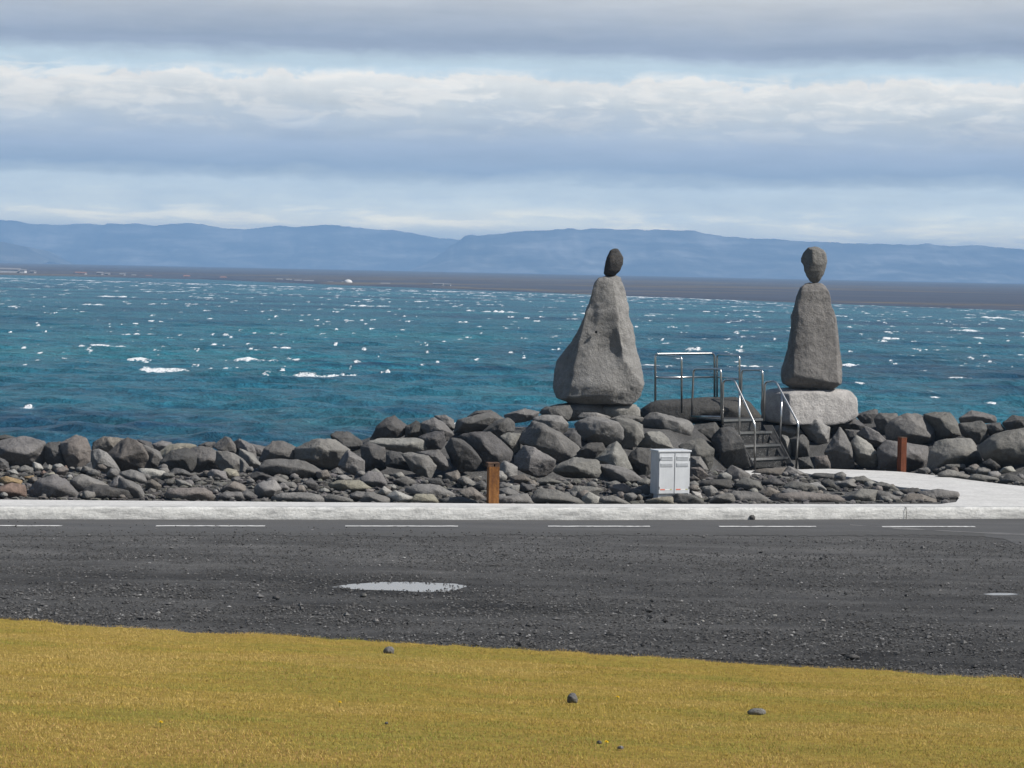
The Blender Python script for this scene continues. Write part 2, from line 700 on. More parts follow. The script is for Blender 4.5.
JOINT = simple('tar_joint', (.125, .124, .122), .9, 0, .2, 14)
jl = [(850, 525.4), (880, 527.8), (940, 531.2), (1000, 534.2), (1024, 535.2), (1120, 538)]
up_, lo_ = [], []
for px in np.arange(850, 1121, 4.0):
    py = float(interp(px, jl))
    wd = .55 + .5 * float(vnoise(np.array([[px * .07, 1, 2]]), 3)[0])
    a, b = G(px, py - wd), G(px, py + wd)
    a.z = b.z = .012
    up_.append(a)
    lo_.append(b)
tag(sheet('road_joint', up_ + lo_[::-1], JOINT), kind='structure')


def paint_material():
    m = Mat('worn_road_paint')
    w = m.noise(7, 6, .7)
    c = m.ramp(w, [(.36, (.16, .16, .16)), (.5, (.5, .5, .49)), (.7, (.62, .62, .6))])
    m.set(base=c, rough=.75)
    return m.m


PAINT = paint_material()
dv, df = [], []
for a, b in [(-420, -310), (-230, -120), (-36, 62), (156, 265), (345, 458), (548, 650), (719, 816), (882, 975), (1062, 1160), (1250, 1350)]:
    y0 = 526.6 + (a / 1024) * .9
    y1 = 526.6 + (b / 1024) * .9
    n = 14
    base = len(dv)
    for i in range(n + 1):
        px = a + (b - a) * i / n
        py = y0 + (y1 - y0) * i / n
        q = G(px, py)
        j = .012 * float(vnoise(np.array([[px * .3, 2, 5]]), 9)[0])
        dv += [(q.x, q.y - .075 + j, .0165), (q.x, q.y + .075 + j, .0165)]
    for i in range(n):
        k = base + 2 * i
        df.append([k, k + 2, k + 3, k + 1])
tag(link('lane_markings', np_mesh('lane_markings', dv, df, False), PAINT), kind='structure')


# ---- kerb and promenade
def concrete_material(name, base, mott, rough=.85):
    m = Mat(name)
    a = m.noise(2.2, 6, .6)
    b = m.noise(16, 6, .7)
    crack = m.noise(5.5, 7, .75)
    c = m.ramp(a, [(.3, tuple(v * (1 - mott) for v in base)), (.7, tuple(v * (1 + mott * .4) for v in base))])
    c = m.mix(1.0, c, m.ramp(b, [(.3, .82), (.65, 1.08)]), 'MULTIPLY')
    c = m.mix(m.ramp(crack, [(.58, 0.0), (.72, .45)]), c, tuple(v * .55 for v in base))
    m.set(base=c, rough=rough, spec=.2, normal=m.bump(b, .4, .015))
    return m.m


def kerb_material():
    m = Mat('rough_kerb_concrete')
    a = m.noise(1.0, 6, .65, m.mapped((2.2, 1.0, 9.0)))
    b = m.noise(22, 6, .75)
    c = m.ramp(a, [(.32, (.33, .33, .32)), (.45, (.46, .46, .445)), (.56, (.54, .54, .52)), (.68, (.62, .62, .6))])
    c = m.mix(1.0, c, m.ramp(b, [(.3, .75), (.65, 1.1)]), 'MULTIPLY')
    m.set(base=c, rough=.9, spec=.15, normal=m.bump(m.math('ADD', a, m.math('MULTIPLY', b, .6)), .9, .03))
    return m.m


KJ = simple('dark_joint', (.16, .16, .15), .9)
CONC = concrete_material('pale_concrete', (.52, .515, .50), .14)
KERBM = kerb_material()
kx = np.concatenate([np.arange(-420, -20, 10.0), np.arange(-20, 1045, 2.0), np.arange(1050, 1501, 10.0)])
prof = [(-.035, 0.0), (-.03, .05), (-.012, .11), (.0, .165), (.012, .196), (.04, SW + .004), (.12, SW + .006), (.22, SW + .006), (.225, SW - .05)]
kv = []
for px in kx:
    q = kerb_pt(px)
    for i, (dy, z) in enumerate(prof):
        s = np.array([[q.x * 3.2, z * 9, 1.0]])
        amp = .028 if i < 4 else (.008 if i < 6 else .002)
        nz = float(fbm(s, 41, 3)[0])
        kv.append((q.x, q.y + dy - abs(nz) * amp * (i > 0), z + (nz * .008 if 1 < i < 6 else 0)))
tag(link('kerb', np_mesh('kerb', kv, grid_faces(len(kx), len(prof))[:, ::-1]), KERBM), kind='structure')

for jpx in (906.0,):
    q = kerb_pt(jpx)
    jv = [(q.x + s_ + .004 * (i % 3 - 1), q.y + dy - .04, z + .004) for s_ in (-.008, .008) for i, (dy, z) in enumerate(prof[:8])]
    jf = [[i, i + 1, 8 + i + 1, 8 + i] for i in range(7)]
    tag(link('kerb_joint', np_mesh('kerb_joint', jv, jf, False), KJ), kind='structure')
out = [kerb_pt(px) + Vector((0, .21, 0)) for px in np.arange(-420, 1501, 40.0)]
back = [(1500, 517), (1250, 505), (1100, 493), (1024, 486.2), (1001, 483.8), (970, 480), (937, 475.6), (904, 472), (889, 471), (870, 470.3),
        (829, 468.8), (800, 469.4), (745, 470.6), (742, 474.0), (800, 472.2), (814, 474.6), (840, 475.4), (850, 477), (865, 478), (879, 482), (900, 487), (937, 490.4), (954, 493), (959, 498),
        (956, 502), (940, 504)]
for px, py in back:
    out.append(G(px, py, SW))
for px in np.arange(900, -421, -40.0):
    out.append(G(px, float(backpx(px)), SW))
tag(sheet('promenade', out, CONC, skirt=.3), kind='structure')


# ---- puddles
def puddle(cx, cy, pts_px, z=.006, seed=1):
    out = []
    n = 260
    P0 = [G(a, b) for a, b in pts_px]
    for i in range(n):
        t = i / n * len(P0)
        a, b = P0[int(t) % len(P0)], P0[(int(t) + 1) % len(P0)]
        q = a.lerp(b, t - int(t))
        c = G(cx, cy)
        k = 1 + .20 * float(fbm(np.array([[q.x * 2.6, q.y * 4, seed]]), 77, 3, .5)[0])
        q = c + (q - c) * k
        out.append(Vector((q.x, q.y, z)))
    m = Mat('puddle_water')
    m.set(base=(.16, .16, .16), rough=.03, spec=.5, ior=1.33, normal=m.bump(m.noise(5, 2), .02, .01))
    o = sheet('puddle', out, m.m)
    return tag(o, kind='structure')


puddle(397, 587, [(326, 587.4), (345, 584.4), (370, 582.6), (400, 582), (430, 582.4), (452, 584.4), (464, 587), (455, 589.8), (447, 592.4), (420, 592), (395, 590.6), (360, 590)], seed=1)
puddle(1001, 595.3, [(982, 595.2), (992, 594.2), (1010, 594.2), (1020, 595.2), (1010, 596.4), (992, 596.4)], z=.016, seed=2)

# ---- lawn
gx = np.concatenate([np.linspace(-420, -14, 30), np.arange(-13, 13.01, .1), np.linspace(14, 420, 30)])
tt = np.concatenate([np.linspace(0, 1, 8) ** 1, 1 + np.linspace(.1, 20, 90), [40, 70, 110]])
lv = []
jag = .05 * fbm(np.stack([gx * 1.7, 0 * gx, 0 * gx], 1), 15, 3) + .09 * vnoise(np.stack([gx * 7, 0 * gx, 0 * gx], 1), 16)
for t in tt:
    y = edge_y(gx) + jag - t
    z = lawn_z(gx, y) + .010 + .012 * smooth(0, .3, t) + .025 * fbm(np.stack([gx, y, 0 * gx], 1) * .8, 17, 3)
    if t == 0:
        z = z - .03
    lv.append(np.stack([gx, y, z], 1))
lv = np.concatenate(lv)


def lawn_h(x, y):
    x, y = np.asarray(x, float), np.asarray(y, float)
    t = edge_y(x) + np.interp(x, gx, jag) - y
    return lawn_z(x, y) + .010 + .012 * smooth(0, .3, t) + .025 * fbm(np.stack([x, y, 0 * x], 1) * .8, 17, 3)


def lawn_material():
    m = Mat('dry_lawn')
    a = m.noise(1.0, 5, .6, m.mapped((.5, 1.2, 1)))
    b = m.noise(9, 6, .7)
    c = m.ramp(a, [(.3, (.36, .25, .055)), (.5, (.35, .255, .055)), (.7, (.30, .25, .05))])
    c = m.mix(1.0, c, m.ramp(b, [(.3, .65), (.7, 1.2)]), 'MULTIPLY')
    m.set(base=c, rough=.95, spec=.1, normal=m.bump(m.noise(45, 4, .8), 1.0, .03))
    return m.m


tag(link('lawn', np_mesh('lawn', lv, grid_faces(len(tt), len(gx))[:, ::-1]), lawn_material()), kind='structure')


def blades():
    n = 620000
    x = RNG.uniform(-7.6, 7.6, n)
    t = RNG.uniform(0, 1, n)
    y0 = 13.0
    ey = edge_y(x) + np.interp(x, gx, jag) + .02
    # more of them nearer, where they show larger
    y = ey - (ey - y0) * t ** .9
    keep = np.abs(x) < y * .235 + .3
    x, y = x[keep], y[keep]
    n = len(x)
    z = lawn_h(x, y) - .004
    p = np.stack([x, y, 0 * x], 1)
    clump = fbm(p * 3.1, 21, 3)
    h = (.010 + .016 * RNG.random(n) ** 1.5) * (1 + .45 * clump)
    ang = RNG.uniform(0, 2 * np.pi, n)
    wd = RNG.uniform(.0014, .0032, n)
    lean = RNG.uniform(.15, 1.1, n) * h
    la = RNG.uniform(0, 6.28, n)                     # the wind lays them mostly one way
    bx, by = np.cos(ang) * wd, np.sin(ang) * wd
    v = np.empty((n, 3, 3))
    v[:, 0] = np.stack([x - bx, y - by, z], 1)
    v[:, 1] = np.stack([x + bx, y + by, z], 1)
    v[:, 2] = np.stack([x + np.cos(la) * lean, y + np.sin(la) * lean, z + h], 1)
    f = np.arange(n * 3).reshape(n, 3)
    big = fbm(p * np.array([.5, .9, 1]), 22, 4)
    mid = fbm(p * np.array([1.6, 2.6, 1]), 23, 4)
    g = np.clip(.46 + 1.5 * big + .8 * mid + RNG.normal(0, .22, n), 0, 1)[:, None]
    straw = np.array([.50, .36, .125])
    ochre = np.array([.40, .28, .055])
    green = np.array([.265, .26, .055])
    c = np.where(g < .5, straw + (ochre - straw) * (g / .5), ochre + (green - ochre) * ((g - .5) / .5))
    brown = (RNG.random(n) < (.06 + .25 * np.clip(fbm(p * .9, 24, 3), 0, 1) + .30 * smooth(19, 14.5, y)))[:, None]
    c = np.where(brown, np.array([.34, .195, .085]), c)
    c = c * RNG.uniform(.86, 1.12, n)[:, None]
    m = Mat('grass_blades')
    at = m.n('ShaderNodeAttribute', attribute_name='tint')
    m.set(base=at.outputs['Color'], rough=.8, spec=.15)
    me = np_mesh('grass', v.reshape(-1, 3), f, False, np.repeat(c, 3, 0))
    tag(link('grass', me, m.m), label='short dry ochre grass of the lawn beside the gravel', cat='grass', kind='stuff')


blades()


# ---- loose gravel over the yard
def road_y(x):                                       # where the asphalt begins
    q = [G(px, float(interp(px, front_px))) for px in range(-420, 1501, 60)]
    return np.interp(x, [v.x for v in q], [v.y for v in q])


def gravel_stones():
    n = 100000
    x = RNG.uniform(-9.5, 10.5, n)
    u = RNG.random(n)
    ey = edge_y(x)
    y = ey + .05 + (40.6 - ey) * u ** 1.2
    # thin out towards the asphalt, and none in the puddle
    keep = RNG.random(n) < np.where(y > road_y(x) + 1.6, .05, np.where(y > road_y(x) + .5, .22, np.where(y > road_y(x), .7, 1.0))) * np.clip(.75 + 1.0 * fbm(np.stack([x * .4, y * 1.3, 0 * x], 1), 51, 3), .12, 1)
    keep &= ((x - pc.x) / .93) ** 2 + ((y - pc.y) / .47) ** 2 > RNG.uniform(.55, 1.1, n)
    p2 = G(1001, 595.3)
    keep &= ((x - p2.x) / .34) ** 2 + ((y - p2.y) / .25) ** 2 > 1
    keep &= RNG.random(n) > .62 * smooth(3.2, .4, road_y(x) - y)
    x, y = x[keep], y[keep]
    n = len(x)
    s = .0055 + .012 * RNG.random(n) ** 2.2 + .022 * (RNG.random(n) < .02) * RNG.random(n)
    s = np.where(y < edge_y(x) + 4, s * 1.2, s)
    z = np.interp(y, [0, 1], [0, 0]) + s * .25 + .012
    base = np.array([[1, 0, 0], [-1, 0, 0], [0, 1, 0], [0, -1, 0], [0, 0, 1], [0, 0, -1]], dtype=float)
    fc = np.array([[0, 2, 4], [2, 1, 4], [1, 3, 4], [3, 0, 4], [2, 0, 5], [1, 2, 5], [3, 1, 5], [0, 3, 5]])
    v = base[None] * RNG.uniform(.6, 1.35, (n, 6, 1)) + RNG.normal(0, .18, (n, 6, 3))
    v[:, :, 2] *= .7
    a = RNG.uniform(0, 2 * np.pi, n)
    ca, sa = np.cos(a)[:, None], np.sin(a)[:, None]
    vx = v[:, :, 0] * ca - v[:, :, 1] * sa
    vy = v[:, :, 0] * sa + v[:, :, 1] * ca
    v = np.stack([vx, vy, v[:, :, 2]], 2) * s[:, None, None] * np.array([1.25, 1.0, 1.0])
    v += np.stack([x, y, z], 1)[:, None, :]
    f = (np.arange(n) * 6)[:, None, None] + fc[None]
    val = .052 + .085 * RNG.random(n) ** 2 + .16 * (RNG.random(n) < .03)
    c = val[:, None] * np.array([1.0, .985, .965])
    m = Mat('gravel_stone')
    at = m.n('ShaderNodeAttribute', attribute_name='tint')
    m.set(base=at.outputs['Color'], rough=.9, spec=.2)
    me = np_mesh('gravel', v.reshape(-1, 3), f.reshape(-1, 3), False, np.repeat(c, 6, 0))
    tag(link('gravel', me, m.m), label='loose dark grey gravel strewn over the yard', cat='gravel', kind='stuff')


gravel_stones()

# ================================================================ sea
SEA = -3.0
xs_a = np.concatenate([np.linspace(-1.1, -.30, 40), np.arange(-.296, .2961, .0007), np.linspace(.30, 1.1, 40)])
nr = 900
rr = 47.0 * (13500 / 47.0) ** (np.linspace(0, 1, nr) ** 1.0)
AA, RR = np.meshgrid(xs_a, rr)
sx, sy = np.clip((np.tan(AA) * RR).ravel(), -8800, 8800), RR.ravel()
sz = np.zeros_like(sx)
rs = np.random.default_rng(3)
cell = RR.ravel() * .0075                            # row spacing: waves shorter than this are left to the bump
for i in range(44):
    wl = 1.0 * (10 / 1.0) ** rs.random()
    th = math.radians(-72) + rs.normal(0, .62)
    k = 2 * math.pi / wl
    amp = .017 * wl ** .66
    ph = rs.random() * 6.28
    arg = k * (sx * math.cos(th) + sy * math.sin(th)) + ph
    w = 1 - smooth(wl * .25, wl * .6, cell)
    g = .6 + .6 * vnoise(np.stack([sx / (wl * 6), sy / (wl * 6), 0 * sx + i], 1), 60)
    s = np.sin(arg)
    sz += amp * g * w * (s + .25 * np.cos(2 * arg))
sz *= (sy < 1500)


def sea_material():
    m = Mat('wind_ruffled_sea')
    geo = m.n('ShaderNodeNewGeometry')
    pos = geo.outputs['Position']
    big = m.noise(1.0, 5, .6, m.mapped((.010, .024, 1), pos))
    mid = m.noise(1.0, 5, .6, m.mapped((.06, .16, 1), pos))
    w1 = m.noise(1.0, 5, .65, m.mapped((.8, .75, 1), pos), .4)
    w2 = m.noise(1.0, 5, .7, m.mapped((2.6, 2.4, 1), pos), .3)
    w0 = m.noise(1.0, 4, .6, m.mapped((.12, .26, 1), pos), .3)
    c = m.ramp(big, [(.38, (.006, .048, .092)), (.52, (.013, .104, .155)), (.66, (.022, .150, .195))])
    c = m.mix(m.ramp(mid, [(.45, 0.0), (.7, .5)]), c, (.03, .15, .165))
    c = m.mix(1.0, c, m.ramp(w0, [(.3, .86), (.7, 1.14)]), 'MULTIPLY')
    c = m.mix(1.0, c, m.math('MULTIPLY', m.ramp(w1, [(.3, .56), (.7, 1.44)]), m.ramp(w2, [(.3, .72), (.7, 1.28)])), 'MULTIPLY')
    foam = m.math('MULTIPLY', m.ramp(w1, [(.66, 0.0), (.72, 1.0)]), m.ramp(mid, [(.52, 0.0), (.62, .8)]))
    c = m.mix(foam, c, (.75, .78, .78))
    at = m.n('ShaderNodeAttribute', attribute_name='foam')
    tear = m.noise(1.0, 5, .7, m.mapped((3.2, 1.6, 3.2), pos))
    fm = m.math('ADD', at.outputs['Fac'], m.math('MULTIPLY_ADD', tear, 2.2, -1.1))
    fm = m.math('MULTIPLY', m.ramp(fm, [(.26, 0.0), (.46, 1.0)]), m.ramp(at.outputs['Fac'], [(.12, 0.0), (.25, 1.0)]))
    c = m.mix(fm, c, (.80, .82, .83))
    rough = m.math('MULTIPLY_ADD', fm, .5, .34)
    h = m.math('ADD', m.math('MULTIPLY', w1, 1.1), m.math('MULTIPLY', w2, .5))
    h = m.math('ADD', h, m.math('MULTIPLY', w0, .7))
    m.set(base=c, rough=rough, spec=.26, ior=1.33, normal=m.bump(h, 1.0, .55))
    return m.m


# whitecaps: the crests that break, raised a little and white where the shader's noise tears them
NC = len(xs_a)
foam_a = np.zeros(len(sx))
lift = np.zeros(len(sx))


def whitecaps():
    caps = [(126, 361, 154, 353, 6), (234, 362, 275, 355.5, 7), (131, 370.5, 205, 365, 5), (275, 375.5, 390, 371, 3), (382, 375, 390, 367.5, 8),
            (127, 335, 162, 329.5, 5), (486, 312.5, 513, 308, 4.5), (355, 306.5, 378, 302.5, 4), (105, 297, 128, 293.5, 3), (397, 331, 411, 328.5, 3),
            (458, 323, 468, 319, 4), (225, 348, 252, 345, 3), (270, 348.5, 290, 345, 3), (85, 305, 103, 302.5, 3), (12, 307, 26, 304, 3),
            (412, 351, 423, 348.5, 3), (153, 350, 160, 345.5, 4.5), (105, 346, 127, 344, 2), (526, 374.5, 556, 370, 5), (521, 355, 538, 350, 5),
            (645, 366, 672, 361, 4.5), (842, 366, 860, 361.5, 4), (882, 339, 900, 336, 3), (930, 352, 945, 349, 3), (860, 343, 876, 341, 2),
            (980, 318, 1000, 315, 3), (955, 331, 975, 328.5, 3), (880, 421, 893, 416, 4), (690, 351, 700, 346, 4), (735, 366, 760, 362, 3),
            (454, 425, 462, 415, 4), (20, 406, 34, 403, 2), (855, 386, 866, 383, 3), (560, 384, 572, 381, 2), (950, 378, 968, 375, 2.5),
            (70, 368.5, 90, 365, 2), (90, 345.5, 110, 343.5, 2), (930, 398, 940, 395.5, 2), (985, 405, 995, 401, 2)]
    rnd = np.random.default_rng(11)
    main = len(caps)
    for i in range(1700):
        px = rnd.uniform(-140, 1160)
        q = rnd.random() ** 3.2
        y0 = 276 + .0295 * px + 2
        py = y0 + q * (372 - y0)
        w = rnd.uniform(2.0, 7.0) * (.75 + .5 * q) * (2.2 if rnd.random() < .08 else 1)
        caps.append((px - w / 2, py, px + w / 2, py, rnd.uniform(.5, 1.0) * (.9 + .2 * q)))
    lr = np.log(rr)
    for n_, (xa, ya, xb, yb, hp) in enumerate(caps):
        a, b_ = G(xa, ya, SEA), G(xb, ya, SEA)
        c = (a + b_) / 2
        L = (b_ - a).length / 2
        d = c.y
        H = min(.65, hp * d / F_PX * .55)
        cell_ = d * .0063
        hd = max((.25 if n_ < main else .08) + 1.0 * H, .8 * cell_)
        r0, r1 = np.searchsorted(rr, [d - 5 * hd - 1, d + 5 * hd + 1])
        ang = math.atan2(c.x, d)
        da = (L * 1.6 + .5) / d
        c0, c1 = np.searchsorted(xs_a, [ang - da, ang + da])
        if c1 <= c0 or r1 <= r0:
            continue
        idx = (np.arange(r0, r1)[:, None] * NC + np.arange(c0, c1)[None]).ravel()
        x, y = sx[idx], sy[idx]
        u = (x - c.x) / L
        sd = rnd.uniform(0, 99)
        bend = .5 * hd * vnoise(np.stack([u * 2 + sd, 0 * u, 0 * u], 1), 5) + rnd.uniform(-.25, .25) * L * .3 * u
        v = (y - d - bend) / hd
        k = np.exp(-np.abs(u) ** 2.6) * (.55 + .45 * vnoise(np.stack([u * (2.5 + L) + sd, 0 * u, 0 * u], 1), 6))
        front = np.where(v < 0, np.exp(-(v / 1.25) ** 2), np.exp(-(v / .7) ** 2))
        m_ = k * front * (1.5 if n_ < main else 1.05)
        foam_a[idx] = np.maximum(foam_a[idx], m_)
        lift[idx] = np.maximum(lift[idx], H * k * np.where(v < 0, np.exp(-(v / 1.0) ** 2), np.exp(-(v / 1.6) ** 2)))


whitecaps()
sz = sz + lift
sea_me = np_mesh('sea', np.stack([sx, sy, sz + SEA], 1), grid_faces(nr, len(xs_a)))
_at = sea_me.attributes.new('foam', 'FLOAT', 'POINT')
_at.data.foreach_set('value', foam_a.astype(np.float32))
tag(link('sea', sea_me, sea_material()), kind='structure')

# ================================================================ far shore and mountains
SHORE = [(-900, 1700), (-300, 1500), (0, 1366), (200, 1325), (330, 1100), (480, 950), (640, 815), (840, 700), (1024, 634), (1400, 560), (2000, 520)]


def far_shore():
    px = np.concatenate([np.linspace(-1500, -60, 40), np.arange(-50, 1080, 5.0), np.linspace(1090, 2400, 40)])
    rows = np.concatenate([[0, .002, .005, .01, .018], np.linspace(.15, 1, 60) ** 1.9])
    V = []
    d0 = interp(px, SHORE)
    for t in rows:
        d = d0 + (9500 - d0) * t
        x = (px - 512) / F_PX * d
        k = (d - d0)
        n = fbm(np.stack([x / 260, d / 420, 0 * x], 1), 81, 4)
        z = SEA - .5 + 1.5 * smooth(0, 25, k) + 1.4 * smooth(20, 420, k) + 2.6 * smooth(420, 3200, k) + 1.2 * smooth(3000, 7500, k) + n * .35 * smooth(30, 300, k)
        z = z + 0 * k
        V.append(np.stack([x, d, z], 1))
    m = Mat('hazy_lava_heath')
    geo = m.n('ShaderNodeNewGeometry')
    a = m.noise(1.0, 5, .6, m.mapped((.004, .012, 1), geo.outputs['Position']))
    b = m.noise(1.0, 5, .6, m.mapped((.03, .06, 1), geo.outputs['Position']))
    c = m.ramp(a, [(.36, (.060, .070, .095)), (.50, (.070, .075, .092)), (.62, (.13, .112, .085)), (.74, (.066, .072, .09))])  # distance haze put into the base colour: bluer than the heath itself
    c = m.mix(1.0, c, m.ramp(b, [(.3, .85), (.7, 1.15)]), 'MULTIPLY')
    m.set(base=c, rough=.95, spec=.1)
    tag(link('far_shore', np_mesh('far_shore', np.concatenate(V), grid_faces(len(rows), len(px))), m.m), kind='structure')


far_shore()


def mountains(name, pts, depth, run, seed):
    px = np.arange(pts[0][0], pts[-1][0] + .1, 1.5)
    top = np.array([P(float(p), float(interp(p, pts)), depth + run).z for p in px])
    top = top + 5.5 * fbm(np.stack([px * .09, 0 * px, 0 * px], 1), seed + 5, 5, .6)
    rows = np.concatenate([np.linspace(0, 1, 34), [1.4, 2.0, 2.6, 3.0]])
    V = []
    for t in rows:
        d = depth + run * t
        x = (px - 512) / F_PX * (depth + run) * (d / (depth + run)) ** .3
        if t <= 1:
            g = fbm(np.stack([x / 230, 0 * x + t * 1.2, 0 * x], 1), seed, 4)
            g2 = 1 - np.abs(fbm(np.stack([x / 120 + t, 0 * x + t * .8, 0 * x], 1), seed + 9, 3))
            s = t ** (1.15 + .5 * g)
            z = -4 + (top + 4) * np.clip(s, 0, 1) * (1 - .38 * (1 - t) * g2 * t * 2)
            d = d + g * run * .25 * (1 - t)
        elif t < 3:
            z = top - 2 - 6 * (t - 1)
        else:
            z = 0 * top - 4
        V.append(np.stack([x, d + 0 * x, z], 1))
    m = Mat('mountain_rock')
    geo = m.n('ShaderNodeNewGeometry')
    a = m.noise(1.0, 6, .65, m.mapped((.004, .004, .02), geo.outputs['Position']))
    m.set(base=m.ramp(a, [(.34, (.02, .02, .02)), (.5, (.10, .095, .08)), (.68, (.30, .29, .27))]), rough=.95, spec=.1)
    tag(link(name, np_mesh(name, np.concatenate(V), grid_faces(len(rows), len(px))), m.m), kind='structure')


mountains('mountains', [(-700, 226), (-300, 219), (-60, 218), (0, 220), (18, 221.5), (30, 224), (60, 224.5), (85, 223), (100, 225), (105, 223), (125, 224), (137, 223.5),
                        (150, 225), (172, 224), (182, 222.7), (200, 224), (220, 228), (235, 229.5), (262, 227), (275, 226), (295, 227), (320, 225),
                        (345, 226), (370, 229), (398, 231), (415, 234), (440, 238), (480, 242), (560, 252), (640, 264)], 8800, 700, 101)
mountains('mountains', [(405, 271), (425, 262), (440, 252), (452, 243), (462, 235.8), (490, 234), (520, 231), (560, 229), (600, 229), (640, 229.5), (690, 231), (720, 236),
                        (760, 239), (800, 241), (860, 243.5), (905, 245), (925, 244), (945, 246), (970, 244.5), (985, 246), (1020, 249), (1100, 250), (1500, 258), (2000, 262)], 7300, 800, 131)
mountains('hill', [(-260, 238), (-40, 240), (0, 242), (15, 245), (30, 252), (40, 257), (48, 262)], 6300, 400, 151)

# ================================================================ air
hb = MB().box(-9500, 9500, -200, 14000, -6.2, HAZE_TOP)
hm = bpy.data.materials.new('pale_haze')
hm.use_nodes = True
ht = hm.node_tree
for nd in list(ht.nodes):
    if nd.type == 'BSDF_PRINCIPLED':
        ht.nodes.remove(nd)
pv = ht.nodes.new('ShaderNodeVolumePrincipled')
pv.inputs['Color'].default_value = (.355, .62, 1.0, 1)
pv.inputs['Density'].default_value = HAZE_D
pv.inputs['Anisotropy'].default_value = 0.0
ht.links.new(pv.outputs[0], ht.nodes['Material Output'].inputs['Volume'])
tag(hb.build('haze', hm), kind='stuff')
# ================================================================ rocks
_ICO = {}


def ico(n):
    if n not in _ICO:
        bm = bmesh.new()
        bmesh.ops.create_icosphere(bm, subdivisions=n, radius=1.0)
        bm.verts.ensure_lookup_table()
        v = np.array([q.co[:] for q in bm.verts])
        f = np.array([[q.index for q in fc.verts] for fc in bm.faces])
        bm.free()
        _ICO[n] = (v, f)
    return _ICO[n]


def hull2(pts):
    pts = sorted(set(map(tuple, pts)))

    def half(ps):
        h = []
        for p in ps:
            while len(h) > 1 and (h[-1][0] - h[-2][0]) * (p[1] - h[-2][1]) - (h[-1][1] - h[-2][1]) * (p[0] - h[-2][0]) <= 0:
                h.pop()
            h.append(p)
        return h[:-1]
    return half(pts) + half(pts[::-1])


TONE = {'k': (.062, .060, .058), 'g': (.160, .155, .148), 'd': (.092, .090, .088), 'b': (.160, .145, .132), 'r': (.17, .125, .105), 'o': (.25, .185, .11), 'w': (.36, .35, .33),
        'p': (.225, .22, .208), 'c': (.25, .235, .195)}


